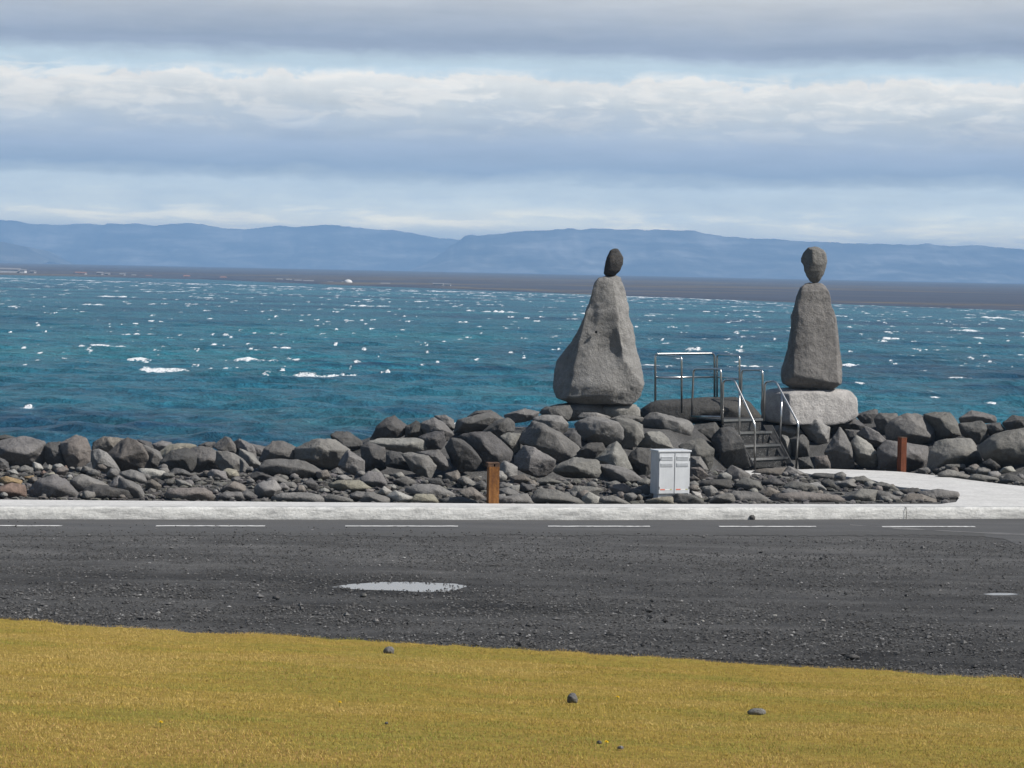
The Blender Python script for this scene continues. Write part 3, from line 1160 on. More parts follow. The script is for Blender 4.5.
def rock_shape(poly, hd, seed, sub, p=15, rough=1.0, facets=None, chips=16):
    """a faceted stone with outline `poly` (x, z about its centre) and half depth hd"""
    r = np.random.default_rng(seed)
    v, f = ico(sub)
    nrm, dst = [], []
    hw = (max(a for a, _ in poly) - min(a for a, _ in poly)) / 2
    hh = (max(b for _, b in poly) - min(b for _, b in poly)) / 2
    size = 2 * math.sqrt(max(1e-6, hw * hh))
    if facets is None:
        # fracture planes: the hull of its outline and of a few corners in front and behind
        pts = []
        m = len(poly)
        for a, b in poly:
            pts.append((a, r.uniform(-.42, .40) * hd, b))
        nf = r.integers(2, 5)
        a0 = r.uniform(0, 6.28)
        for k in range(nf):
            a = a0 + 6.28 * k / nf + r.uniform(-.5, .5)
            q = r.uniform(.18, .62)
            pts.append((hw * q * math.cos(a), -hd * r.uniform(.78, 1.08), hh * q * math.sin(a) + .12 * hh))
        for k in range(4):
            a = a0 + 1.57 * k + r.uniform(-.5, .5)
            pts.append((hw * .6 * math.cos(a), hd * r.uniform(.75, 1.05), hh * .6 * math.sin(a)))
        bm = bmesh.new()
        vs = [bm.verts.new(q) for q in pts]
        bmesh.ops.convex_hull(bm, input=vs)
        bmesh.ops.recalc_face_normals(bm, faces=bm.faces)
        for fc in bm.faces:
            n = fc.normal
            d = n.dot(fc.verts[0].co)
            if d < 0:
                n, d = -n, -d
            if d > 1e-4 and fc.calc_area() > 1e-7:
                nrm.append(tuple(n))
                dst.append(d)
        bm.free()
        ctr_ok = len(nrm) >= 4
    if facets is not None or not ctr_ok:
        m = len(poly)
        for i in range(m):
            (x0, z0), (x1, z1) = poly[i], poly[(i + 1) % m]
            ex, ez = x1 - x0, z1 - z0
            L = math.hypot(ex, ez)
            if L < 1e-5:
                continue
            nx, nz = ez / L, -ex / L
            d = nx * x0 + nz * z0
            if d < 0:
                nx, nz, d = -nx, -nz, -d
            d = max(d, .12 * size) * 1.035
            for sgn in (-1, 1):
                al = math.radians(r.uniform(3, 12) if sgn < 0 else r.uniform(5, 20))
                nrm.append((nx * math.cos(al), sgn * math.sin(al), nz * math.cos(al)))
                dst.append(d * math.cos(al) + (.10 * hd if sgn < 0 else .15 * hd) * math.sin(al))
        fc_ = list(facets or [])
        for az, el, k in fc_ + [(180 + r.uniform(-50, 50), r.uniform(-30, 50), 1.0) for _ in range(4)]:
            a, e = math.radians(az), math.radians(el)      # azimuth from the viewer's side towards +x
            q = (math.sin(a) * math.cos(e), -math.cos(a) * math.cos(e), math.sin(e))
            nrm.append(q)
            dst.append(k * math.sqrt((hw * q[0]) ** 2 + (hd * q[1]) ** 2 + (hh * q[2]) ** 2))
    nrm, dst = np.array(nrm), np.array(dst)
    dots = np.clip(v @ nrm.T, 0, None) / dst
    rad = 1.0 / np.maximum((dots ** p).sum(1) ** (1.0 / p), 1e-6)
    o = v * rad[:, None]
    # knock flats and corners off it
    for i in range(chips):
        nn = r.normal(0, 1, 3)
        nn[1] = -abs(nn[1]) * 1.6 - .4 if r.random() < .8 else nn[1]
        nn /= np.linalg.norm(nn)
        sd = o @ nn
        sup = sd.max() * r.uniform(.86, .96)
        o = o - nn * (np.clip(sd - sup, 0, None) * .96)[:, None]
    off = r.uniform(0, 50, 3)
    n1 = fbm(o / size * 2.6 + off, seed % 97, 4, .55)
    n2 = 1 - np.abs(fbm(o / size * 1.9 + off + 9, seed % 89 + 3, 3)) * 2
    n3 = fbm(o / size * 8 + off, seed % 83 + 5, 3, .6)
    o = o + v * (rough * size * (.022 * n1 + .022 * n2 + .020 * n3))[:, None]
    return o, f


SEED = [100]
NEAR = []                                             # (x, z, half width) of every stone, to place the fillers


def stone(name, px_poly, depth, tone, label, cat, group, hd_k=1.0, sub=4, rough=1.0, facets=None, p=130, grow=1.04, chips=5):
    SEED[0] += 1
    w = [P(a, b, depth) for a, b in px_poly]
    poly = hull2([(q.x, q.z) for q in w])
    cx = (min(q[0] for q in poly) + max(q[0] for q in poly)) / 2
    cz = (min(q[1] for q in poly) + max(q[1] for q in poly)) / 2
    # centroid
    ax = sum(q[0] for q in poly) / len(poly)
    az_ = sum(q[1] for q in poly) / len(poly)
    cx, cz = (cx + ax) / 2, (cz + az_) / 2
    wd = max(q[0] for q in poly) - min(q[0] for q in poly)
    ht = max(q[1] for q in poly) - min(q[1] for q in poly)
    hd = .52 * math.sqrt(min(wd, 2.2 * ht) * min(ht, 1.6 * wd)) * hd_k
    loc = [((a - cx) * grow, (b - cz) * grow) for a, b in poly]
    v, f = rock_shape(loc, hd, SEED[0], sub, p, rough, facets, chips)
    o = link(name, np_mesh(name, v, f), ROCK)
    o.location = (cx, depth, cz)
    r = random.Random(SEED[0])
    k = r.uniform(.84, 1.2)
    c = TONE[tone]
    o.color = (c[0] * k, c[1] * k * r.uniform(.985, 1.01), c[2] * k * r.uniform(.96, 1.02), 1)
    tag(o, label, cat, group)
    return o


ZONE = {'P': (0, 0, 1.0), '1': (0, 420, 7.877), '2': (120, 420, 7.877), '3': (240, 410, 7.677), '4': (360, 400, 6.985), '5': (480, 390, 6.4),
        '6': (600, 390, 6.4), '7': (720, 390, 6.4), '8': (870, 390, 6.403)}


def parse(z, s):
    x0, y0, k = ZONE[z]
    n = [float(q) for q in s.replace(',', ' ').split()]
    return [(x0 + n[i] / k, y0 + n[i + 1] / k) for i in range(0, len(n), 2)]


# (zone, outline, tone, distance offset, label)
BOULDERS = [
 ('1', '-90,190 0,180 30,165 180,145 345,170 350,300 310,365 180,350 -60,330', 'g', 0, 'broad flat-faced grey boulder at the far left end of the breakwater'),
 ('1', '-40,132 40,118 140,145 150,168 0,166', 'd', .3, 'thin dark slab lying on top of the leftmost broad boulder'),
 ('1', '-30,290 0,305 60,340 70,395 30,405 -30,402', 'd', -.3, 'small dark boulder cut by the left edge, below the broad flat one'),
 ('1', '345,210 390,185 470,180 500,230 520,370 400,365 350,310', 'd', .1, 'dark boulder tucked against the left side of the round brownish boulder'),
 ('1', '490,190 590,130 680,150 710,240 700,320 620,385 520,370 480,260', 'b', -.2, 'round brownish pitted boulder standing on the crest at far left'),
 ('1', '740,180 820,135 930,140 1000,160 960,260 830,250 740,240', 'b', .4, 'rough boulder behind the pale tilted slab at left'),
 ('1', '720,250 780,235 840,260 940,400 870,415 740,390 720,300', 'p', -.2, 'pale tilted slab right of the round brownish boulder'),
 ('P', '104,457 121,443 128,439 137,441 147,453 152,462 151,470 122,470', 'b', -.2, 'tall brown boulder with a black shaded left face, left part of the crest'),
 ('2', '170,190 300,265 340,325 325,385 240,385 200,250', 'g', .2, 'sloping grey boulder leaning on the right of the tall brown boulder'),
 ('2', '130,155 240,175 270,225 190,215', 'd', .6, 'dark slab peeping over the tall brown boulder'),
 ('2', '260,190 330,168 400,180 400,230 300,260', 'g', .6, 'low crest boulder right behind the sloping grey one'),
 ('2', '310,260 400,195 480,185 600,200 560,250 430,300 330,380', 'c', .4, 'yellowish topped boulder on the crest behind the black one'),
 ('2', '330,330 400,250 520,230 590,280 600,330 560,410 420,390 330,400', 'd', -.1, 'nearly black boulder with a ragged face below the yellowish topped one'),
 ('2', '540,240 640,215 720,230 770,260 830,330 780,390 640,430 570,410 560,330', 'g', -.1, 'long grey boulder right of the nearly black ragged one'),
 ('2', '770,250 870,260 980,320 1015,390 1000,430 800,400 760,340', 'g', -.2, 'smooth boulder sloping down to the right beside the long grey one'),
 ('2', '620,200 680,175 750,175 740,220 640,225', 'd', .6, 'small dark crest boulder left of the pointed one'),
 ('2', '730,210 830,140 870,150 920,220 960,300 900,280 790,240', 'g', .3, 'pointed boulder with a dark left face on the left crest'),
 ('2', '890,180 930,150 1024,190 1024,280 960,300', 'g', .4, 'dark edged boulder just right of the pointed crest boulder'),
 ('3', '0,235 90,265 130,340 110,370 40,330 0,290', 'g', .3, 'crest boulder above the bright sloping slab'),
 ('3', '85,262 200,285 190,360 130,350', 'g', .6, 'flat low crest boulder with sea right behind, above the bright slab'),
 ('3', '0,300 50,340 160,420 165,440 70,440 0,380', 'p', .1, 'bright slab sloping steeply down to the right in the left breakwater'),
 ('3', '0,375 40,395 70,470 40,500 0,490', 'g', -.2, 'egg-shaped boulder below the bright sloping slab'),
 ('3', '150,390 200,300 250,250 320,245 420,285 430,380 320,390 190,400', 'g', .1, 'dark cracked boulder with a peaked top left of the great round-backed one'),
 ('3', '430,300 560,245 640,222 720,240 830,310 780,420 690,455 560,400 435,380', 'g', 0, 'great round-backed grey boulder in the left half of the breakwater'),
 ('3', '780,380 830,315 950,390 945,480 870,490 800,460 750,420', 'g', -.3, 'angular boulder leaning on the right end of the great round-backed one'),
 ('3', '705,195 740,172 830,178 920,230 940,270 880,330 780,280 710,225', 'd', .5, 'smooth dark egg of a boulder perched on the crest against the sea'),
 ('3', '150,450 210,390 320,385 470,395 560,440 690,500 680,540 560,500 440,520 240,490', 'g', -.5, 'long low boulder lying in front of the great round-backed one'),
 ('4', '10,330 60,300 170,335 185,480 120,495 30,490', 'd', .1, 'block with a bright wedge of light on its right, below the flat slab'),
 ('4', '45,290 140,275 370,270 460,290 455,360 330,375 170,340', 'p', .3, 'wide flat-topped slab under the black pyramid boulder'),
 ('4', '80,275 130,180 190,130 235,120 330,190 320,230 250,265', 'd', .3, 'black pyramid-shaped boulder standing on the flat slab'),
 ('4', '320,190 390,150 430,170 440,240 370,270 320,260', 'd', .3, 'knobbly small boulder right of the black pyramid boulder'),
 ('4', '420,170 520,125 570,160 650,240 590,290 440,240', 'g', .2, 'boulder with a sunlit sloping right edge near the pyramid boulder'),
 ('4', '520,115 600,110 650,140 660,200 620,220', 'g', .7, 'boulder farthest back on the crest right of the pyramid boulder'),
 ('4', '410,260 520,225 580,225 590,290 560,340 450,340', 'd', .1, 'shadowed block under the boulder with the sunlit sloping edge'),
 ('4', '185,360 290,370 330,410 370,500 270,480 190,460', 'd', 0, 'dark boulder under the front edge of the flat slab'),
 ('4', '300,380 350,370 470,400 525,460 480,560 420,520 370,500', 'g', -.2, 'lit slanting boulder below the flat slab'),
 ('4', '400,370 545,355 600,410 630,470 580,490 530,470', 'g', -.1, 'angular boulder with a triangular face left of the great blunt one'),
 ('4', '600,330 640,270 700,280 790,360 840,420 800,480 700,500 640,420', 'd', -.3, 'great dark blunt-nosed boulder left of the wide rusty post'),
 ('P', '454,432 457,421 475,416 492,413 505,420 500,429 480,434', 'g', .4, 'two-toned boulder with a dark left face on the middle crest'),
 ('P', '467,417 478,411 490,410 495,413 480,417', 'd', .9, 'dark cap of rock just above the two-toned crest boulder'),
 ('P', '458,436 472,433 489,434 499,441 513,454 509,461 484,464 474,455', 'd', -.1, 'large dark flat-topped boulder above the wide rusty post'),
 ('5', '20,265 90,210 180,180 220,215 215,265 110,300', 'd', .3, 'dark boulder with a round bright end facing right'),
 ('5', '135,300 180,275 255,285 250,380 220,400 150,340', 'g', .1, 'small square-topped block below the boulder with the round bright end'),
 ('5', '150,165 290,120 370,140 360,180 220,210', 'g', .7, 'low wide crest boulder left of the base of the broad stone figure'),
 ('5', '330,190 400,165 520,170 560,220 555,260 520,280 430,230', 'g', .4, 'rough elongated boulder below and left of the broad figure'),
 ('5', '255,310 350,205 390,210 520,290 630,370 600,440 500,460 390,390 270,340', 'g', 0, 'great slanting boulder with a sharp ridge, in the middle of the pile'),
 ('5', '230,430 290,365 350,375 470,450 465,510 380,560 300,530 235,500', 'g', -.3, 'six-sided boulder right of the wide rusty post'),
 ('5', '520,290 600,255 640,300 645,370 560,320', 'd', .2, 'dark stone wedged right of the ridged slanting boulder'),
 ('5', '625,400 690,345 780,340 800,390 730,440 640,435', 'd', 0, 'short angular boulder below the big round one under the broad figure'),
 ('5', '475,520 500,480 600,440 740,450 765,490 760,560 640,560 540,555', 'g', -.3, 'low block with half its face in shade, right of the six-sided boulder'),
 ('P', '575,424 589,418 605,419 617,423 621,430 621,439 614,444 598,444 583,438', 'g', .1, 'big rounded boulder directly below the broad stone figure'),
 ('5', '375,140 430,110 570,100 590,150 560,190 440,170', 'd', .6, 'dark flat boulder beside the left foot of the broad figure'),
 ('P', '577,418 583,413 597,413 610,417 606,421 590,420', 'g', .5, 'narrow flat stone just above the big rounded boulder'),
 ('P', '593,459 605,452 612,446 617,442 624,453 631,468 618,472 606,465', 'p', -.1, 'pale upright triangular boulder left of the metal cabinet'),
 ('P', '598,465 610,465 627,470 643,480 633,485 614,482 604,474', 'g', -.4, 'low brownish boulder at the foot of the pale triangular one'),
 ('6', '100,185 200,195 265,230 275,300 230,350 150,370 110,320', 'g', .2, 'rounded boulder right of the big one under the broad figure'),
 ('6', '50,190 140,160 280,175 270,205 150,205', 'g', .5, 'flat-topped stone lying between the broad figure and the notched long boulder'),
 ('6', '265,210 330,160 370,150 450,185 560,200 590,240 570,290 480,325 380,260 290,240', 'g', 1.2, 'long notched boulder in front of the steel guard rails'),
 ('6', '235,355 300,275 380,270 430,310 465,370 330,385', 'p', .4, 'pale flat-fronted boulder right above the metal cabinet'),
 ('6', '180,430 240,380 330,380 335,540 280,570 220,510', 'd', 0, 'dark tall boulder half hidden by the left side of the cabinet'),
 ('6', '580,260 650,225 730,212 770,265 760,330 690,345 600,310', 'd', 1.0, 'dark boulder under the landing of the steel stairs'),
 ('6', '500,350 570,340 650,320 715,380 715,490 690,510 640,440 580,420', 'g', .3, 'arched boulder with a lit right face, right of the cabinet'),
 ('6', '575,430 640,430 690,510 660,540 580,500', 'g', -.1, 'small stone sloping down to the right beside the cabinet top'),
 ('6', '575,500 640,495 685,540 660,575 580,560', 'b', -.3, 'brownish stone right of the cabinet doors'),
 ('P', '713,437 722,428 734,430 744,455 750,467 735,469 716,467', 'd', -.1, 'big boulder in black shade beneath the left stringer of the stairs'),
 ('7', '340,170 390,130 440,150 485,220 430,240 350,210', 'g', .7, 'round stone behind the right handrail, below the pedestal'),
 ('7', '460,120 500,105 560,160 540,220 490,210', 'd', .7, 'dark diamond-shaped stone against the pedestal beside the handrail'),
 ('7', '330,235 430,220 520,260 530,290 450,320 370,290', 'g', .5, 'flat slab just right of the stair treads'),
 ('7', '390,290 430,300 460,350 450,430 400,400', 'p', .3, 'narrow pale stone touching the right stringer'),
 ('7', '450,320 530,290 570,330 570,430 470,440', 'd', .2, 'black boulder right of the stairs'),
 ('7', '520,230 570,180 640,180 690,240 690,330 620,370 570,300', 'p', .3, 'upright pale-topped boulder below the pedestal'),
 ('7', '680,240 790,155 860,180 920,230 890,280 800,260 700,300', 'd', .4, 'dark lumpy boulder in front of the right corner of the pedestal'),
 ('7', '670,400 770,250 800,290 850,400 855,500 760,500 690,480', 'g', 0, 'pointed boulder like a shark tooth at the edge of the path'),
 ('7', '850,340 880,300 960,350 1010,430 1000,490 900,485 860,440', 'p', -.1, 'pale leaning oval boulder right of the shark-tooth one'),
 ('7', '610,430 680,420 700,470 700,500 610,500', 'b', -.1, 'small cube-like brownish stone left of the shark-tooth boulder'),
 ('7', '500,440 570,430 600,500 510,505', 'd', -.1, 'small black stone at the bottom right of the stairs'),
 ('7', '820,300 800,255 900,262 870,330 850,345', 'd', .3, 'dark wedge of rock between the lumpy boulder and the pale oval one'),
 ('P', '856,415 876,409 878,417 871,424 862,423', 'd', .7, 'small crest boulder first to the right of the pedestal'),
 ('P', '858,434 866,427 878,433 886,441 882,446 872,446', 'g', .1, 'low brownish boulder left of the slim rusty post'),
 ('8', '30,190 60,155 170,155 185,190 110,270 100,320 60,270', 'g', .4, 'shaded crest boulder left of the huge one behind the slim post'),
 ('8', '110,260 130,200 240,155 360,175 420,230 435,310 400,350 300,355 200,320 120,320', 'g', .1, 'huge crest boulder directly above the slim rusty post'),
 ('P', '879,449 886,441.5 910,445 926,447 927,464 918,470 880,469', 'g', -.1, 'wide block half hidden behind the slim rusty post'),
 ('8', '355,165 430,150 510,150 590,250 600,300 500,320 430,310 420,220', 'g', .3, 'crest boulder right of the huge one, sloping to the right'),
 ('8', '570,180 660,135 720,170 800,165 810,210 700,200 590,210', 'g', .7, 'peaked boulder farthest back on the right crest'),
 ('8', '570,220 700,200 760,240 740,300 690,350 600,290', 'd', .2, 'dark faceted boulder above the flat-sided block on the right'),
 ('8', '740,220 830,210 870,260 780,295 750,265', 'd', .4, 'small dark boulder between the faceted one and the right edge'),
 ('8', '850,210 920,165 1000,180 1010,260 880,262', 'd', .5, 'rounded dark boulder on top at the right edge'),
 ('8', '430,340 480,320 640,320 690,390 720,470 600,490 480,500 420,530 370,510 385,400', 'g', -.1, 'big flat-sided block right of the slim rusty post'),
 ('8', '700,370 780,300 900,260 1060,250 1120,380 1080,490 840,490 760,460 730,420', 'g', 0, 'largest boulder of the right end, running out of the picture'),
]
for z, s, tone, off, lab in BOULDERS:
    pl = parse(z, s)
    cxp = sum(a for a, _ in pl) / len(pl)
    cyp = sum(b for _, b in pl) / len(pl)
    d = on_profile(cxp, cyp) + off
    stone('boulder', pl, d, tone, lab, 'boulder', 'boulders of the breakwater', sub=5, grow=1.10)

# the breakwater goes on past both edges of the picture
r = random.Random(19)
for side, x0 in ((-1, -92), (1, 1128)):
    for k in range(7):
        for row in (0, 1):
            px = x0 + side * 62 * k + r.uniform(-10, 10) + row * 30
            w, h = r.uniform(52, 78), r.uniform(28, 42)
            d = float(Fd(px)) + .6 + 2.2 * row
            zz_ = float(zprof(px, d)) + .12
            py = float(hy(px)) + (CAM_H - zz_) * F_PX / d
            pl = [(px + .5 * w * math.cos(a_ + r.uniform(-.25, .25)), py + .5 * h * math.sin(a_)) for a_ in np.linspace(0, 5.5, 7)]
            stone('boulder', pl, d, r.choice('ggdb'), 'grey boulder of the breakwater beyond the %s edge of the picture' % ('left' if side < 0 else 'right'), 'boulder',
                  'boulders past the %s edge' % ('left' if side < 0 else 'right'), sub=4, grow=1.1)

RUBBLE = [
 ('1', '250,550 320,480 430,450 520,490 600,590 600,620 250,620', 'g', 'domed grey stone, largest by the kerb at far left'),
 ('1', '0,460 60,450 160,480 165,520 30,520', 'o', 'flat ochre stone near the left edge of the picture'),
 ('1', '-20,540 90,510 180,520 195,610 60,618 -20,610', 'r', 'reddish stone at the kerb in the left corner'),
 ('1', '640,600 690,540 760,520 1000,560 1024,622 640,626', 'd', 'long dark stone at the kerb right of the domed grey one'),
 ('1', '570,480 640,440 740,490 840,520 620,590', 'g', 'slanting grey stone behind the long dark one'),
 ('1', '260,360 270,335 335,385 290,415', 'w', 'small bright white stone at far left'),
 ('1', '350,380 390,355 435,380 390,405', 'p', 'small pale diamond-shaped stone right of the bright white one'),
 ('1', '440,390 490,370 535,390 500,440 445,440', 'b', 'brownish stone beneath the round brownish boulder'),
 ('1', '500,370 520,360 535,400 505,398', 'r', 'tiny reddish chip on the brownish stone'),
 ('1', '315,420 345,400 375,430 340,440', 'r', 'small reddish stone behind the domed grey one'),
 ('1', '360,440 420,415 440,440 380,460', 'c', 'small cream stone on top of the domed grey one'),
 ('1', '190,450 260,440 270,470 210,480', 'o', 'small ochre stone left of the domed grey one'),
 ('1', '860,530 930,450 1024,540 960,555', 'g', 'triangular stone standing behind the long dark one'),
 ('1', '60,400 110,390 145,425 60,430', 'p', 'pale flat stone just above the ochre one'),
 ('1', '640,400 670,365 770,410 700,430', 'g', 'flat stone in front of the pale tilted slab'),
 ('1', '150,385 200,360 260,385 240,425 160,425', 'g', 'grey stone left of the bright white one'),
 ('2', '0,470 20,470 200,620 0,625', 'g', 'stone sloping down to the right at the kerb under the tall brown boulder'),
 ('2', '150,390 200,385 330,405 385,440 370,465 220,460', 'w', 'long whitish stone lying in front of the sloping grey boulder'),
 ('2', '390,420 440,385 500,395 570,440 500,450 400,450', 'd', 'dark flat stone right of the long whitish one'),
 ('2', '0,420 90,400 170,430 200,480 110,500', 'g', 'stone left of and below the long whitish one'),
 ('2', '380,560 500,540 640,545 720,580 700,635 400,632', 'b', 'low brown stone lying at the kerb, long and smooth'),
 ('2', '205,500 250,475 320,520 300,560 230,540', 'b', 'pitted brownish stone below the long whitish one'),
 ('2', '700,420 730,395 820,410 840,470 720,460', 'g', 'grey stone left of the pale yellow one'),
 ('2', '810,410 850,385 910,400 930,440 860,465', 'c', 'pale yellow stone under the smooth sloping boulder'),
 ('2', '780,600 830,570 940,570 990,632 760,635', 'g', 'grey stone at the kerb right of the low brown one'),
 ('2', '530,490 590,435 630,470 590,490', 'd', 'small dark peaked stone in the left rubble'),
 ('2', '800,550 900,490 975,520 980,565 870,570', 'b', 'tan grey stone below the pale yellow one'),
 ('2', '440,470 470,475 520,490 570,520 470,530', 'p', 'pale wedge between the whitish and the peaked stone'),
 ('2', '930,590 1000,560 1070,600 1060,630 950,632', 'd', 'dark kerbside stone a quarter of the way along from the left'),
 ('3', '120,620 150,570 260,550 300,610 250,670 180,690', 'p', 'pale rounded stone below the long low boulder'),
 ('3', '260,670 330,640 520,640 620,670 610,705 260,705', 'g', 'long rough stone at the kerb right of the pale rounded one'),
 ('3', '680,580 760,550 900,550 990,600 850,640 740,620', 'c', 'broad tan flat stone below the angular leaning boulder'),
 ('3', '640,690 700,650 860,690 870,705 650,708', 'g', 'low dark stone at the kerb under the broad tan one'),
 ('3', '850,660 900,630 998,640 998,705 890,706', 'g', 'kerbside stone to the right of the broad tan one'),
 ('3', '280,590 330,560 375,600 370,630 310,620', 'g', 'small grey stone right of the pale rounded one'),
 ('3', '460,580 540,530 590,570 590,620 500,590', 'd', 'small pointed stone in shade in front of the long low boulder'),
 ('3', '700,470 750,445 790,490 740,510', 'g', 'small block tucked under the great round-backed boulder'),
 ('3', '50,520 130,480 260,520 170,545', 'd', 'dark flat stone above the pale rounded one'),
 ('3', '190,550 280,510 370,560 300,565', 'g', 'curved stone lying above the small grey one'),
 ('3', '740,510 800,500 860,530 800,550', 'p', 'pale flat chip above the broad tan stone'),
 ('4', '10,560 60,510 140,520 180,590 140,620 50,600', 'g', 'rounded stone left of the small white pair by the kerb'),
 ('4', '130,650 170,610 215,640 190,670', 'w', 'small white stone left of the pale one at the kerb'),
 ('4', '195,670 250,640 360,680 320,722 240,722', 'w', 'whitish flat stone lying at the kerb left of the wide rusty post'),
 ('4', '330,718 400,660 500,665 545,722', 'c', 'cream humped stone at the kerb right of the whitish flat one'),
 ('4', '0,680 60,650 200,690 220,722 0,722', 'g', 'grey humped stone at the kerb left of the whitish flat one'),
 ('4', '320,630 400,595 540,600 660,670 560,690 400,660', 'g', 'wide flat stone behind the cream humped one'),
 ('4', '560,690 700,680 830,715 830,726 560,726', 'd', 'long black stone at the kerb left of the wide rusty post'),
 ('4', '690,640 780,620 870,690 800,705', 'b', 'brownish slab beside the foot of the wide rusty post'),
 ('4', '800,600 850,565 885,600 870,640', 'd', 'black stone just left of the wide rusty post'),
 ('4', '230,570 320,535 400,580 330,600', 'g', 'flat stone under the lit slanting boulder'),
 ('4', '600,520 680,500 700,560 640,590', 'b', 'brown stone below the great blunt-nosed boulder'),
 ('4', '470,560 550,550 590,600 520,595', 'd', 'dark stone below the triangular-faced boulder'),
 ('4', '690,560 720,535 800,580 740,615', 'g', 'grey stone between the blunt-nosed boulder and the brownish slab'),
 ('5', '120,500 160,460 230,500 220,570 160,600 125,560', 'p', 'pale stone right behind the wide rusty post'),
 ('5', '120,690 290,670 330,730 120,736', 'g', 'flat-fronted stone at the kerb right of the wide rusty post'),
 ('5', '330,722 380,640 480,650 650,715 640,736 340,736', 'g', 'ridged stone at the kerb, tapering to the right'),
 ('5', '200,560 280,545 340,590 220,610', 'b', 'brown flat stone right of the pale one behind the post'),
 ('5', '180,620 250,610 240,660 190,655', 'p', 'small pale chip right of the wide rusty post'),
 ('5', '240,660 270,600 350,625 300,650', 'd', 'small dark stone with a lit corner, right of the pale chip'),
 ('5', '560,670 620,620 770,630 740,680 600,690', 'g', 'grey stone below the half-shaded low block'),
 ('5', '660,690 700,660 765,690 770,732 670,732', 'p', 'lumpy pale stone at the kerb left of the cabinet'),
 ('5', '350,590 430,565 530,590 400,612', 'g', 'flat stone in front of the six-sided boulder'),
 ('5', '120,640 180,630 260,672 130,690', 'g', 'low stone touching the right side of the wide rusty post'),
 ('6', '305,712 380,690 455,685 458,733 310,733', 'c', 'cream squared block at the kerb under the cabinet'),
 ('6', '460,690 500,665 600,680 670,733 460,733', 'd', 'dark stone at the kerb under the cabinet doors'),
 ('6', '590,650 640,660 655,702 610,690', 'w', 'white stone at the lower right corner of the cabinet'),
 ('6', '590,610 680,580 832,575 832,630 650,620', 'd', 'long dark stone right of the cabinet'),
 ('6', '670,640 710,615 745,640 750,680 690,690', 'p', 'small upright pale stone right of the white one'),
 ('6', '0,690 80,680 200,733 0,736', 'g', 'sloping stone at the kerb left of the cream block'),
 ('6', '690,728 740,690 832,662 870,728', 'g', 'large smooth kerbside stone right of the cabinet'),
 ('6', '210,640 300,610 340,650 300,690 220,680', 'd', 'dark stone at the lower left corner of the cabinet'),
 ('6', '60,620 150,605 220,650 120,690', 'b', 'brownish stone below the low brownish boulder'),
 ('7', '60,705 100,655 230,660 340,728 60,728', 'g', 'broad flat kerbside stone in front of the stairs'),
 ('7', '330,718 370,665 560,660 770,680 785,728 340,728', 'b', 'longest kerbside slab, in front of the stairs'),
 ('7', '790,690 900,640 1000,650 1000,728 800,728', 'g', 'rounded kerbside stone right of the longest slab'),
 ('7', '20,560 80,490 180,540 170,580 60,585', 'g', 'rough stone below the black boulder under the stairs'),
 ('7', '190,545 250,510 430,500 390,550', 'b', 'flat brown stone at the foot of the stairs'),
 ('7', '410,540 450,495 560,545 480,560', 'g', 'slanting stone at the foot of the right handrail'),
 ('7', '400,630 480,590 600,610 610,650 430,658', 'g', 'humped stone behind the longest kerbside slab'),
 ('7', '560,600 620,595 690,650 630,655', 'p', 'lit wedge right of the humped stone'),
 ('7', '650,590 700,575 760,640 700,650', 'd', 'dark stone in the middle of the rubble tongue'),
 ('7', '830,570 920,555 1000,600 900,612', 'g', 'stone at the path edge of the rubble tongue'),
 ('7', '250,660 310,625 375,650 320,698', 'b', 'brown stone left of the longest kerbside slab'),
 ('7', '580,550 620,535 740,540 780,570 640,575', 'd', 'dark flat stone beside the path near the stairs'),
 ('7', '760,600 830,580 880,620 790,640', 'g', 'small grey stone on the crest of the rubble tongue'),
 ('7', '100,600 160,570 240,590 270,640 140,650', 'g', 'grey hump above the broad flat kerbside stone'),
 ('7', '270,590 340,565 410,600 330,630', 'd', 'dark stone below the flat brown one at the stairs'),
 ('8', '0,640 100,660 190,700 185,728 0,728', 'g', 'kerbside stone near the tip of the rubble tongue'),
 ('8', '190,725 260,670 320,670 440,715 430,729 200,729', 'b', 'brown low stone at the kerb at the tip of the rubble tongue'),
 ('8', '310,660 430,640 558,655 568,690 470,718 340,690', 'g', 'end stone of the rubble tongue reaching into the path'),
 ('8', '20,605 80,595 190,650 100,655', 'g', 'stone on the path side of the rubble tongue, left of the tip'),
 ('8', '200,640 300,630 330,662 220,675', 'd', 'dark stone between the end stone and the brown low one'),
 ('8', '310,510 370,497 428,543 330,542', 'g', 'smooth stone at the path edge beneath the flat-sided block'),
 ('8', '430,540 500,512 640,550 645,578 480,562', 'g', 'flat stone along the path right of the smooth one'),
 ('8', '630,572 680,540 790,560 835,592 700,582', 'g', 'third flat stone along the path edge on the right'),
 ('8', '840,582 890,545 960,560 1000,608 860,602', 'd', 'dark stone on the path edge at the right'),
 ('8', '730,470 770,445 830,490 800,512', 'd', 'stone leaning on the largest right-hand boulder'),
 ('8', '485,480 600,478 607,507 500,512', 'g', 'stone at the foot of the big flat-sided block'),
 ('8', '830,530 860,500 905,490 925,520', 'w', 'pale chip below the largest right-hand boulder'),
 ('8', '600,505 700,500 780,540 690,545', 'd', 'low dark stone behind the flat stones of the path edge'),
]
rub_boxes = []
for z, s, tone, lab in RUBBLE:
    pl = parse(z, s)
    cxp = sum(a for a, _ in pl) / len(pl)
    yb = max(b for _, b in pl)
    yt = min(b for _, b in pl)
    d = on_profile(cxp, yb - .25 * (yb - yt)) + .05
    rub_boxes.append((min(a for a, _ in pl), yt, max(a for a, _ in pl), yb))
    stone('rubble_stone', pl, d, tone, lab, 'stone', 'rubble stones along the promenade', sub=4, hd_k=1.2, rough=1.1, grow=1.22)

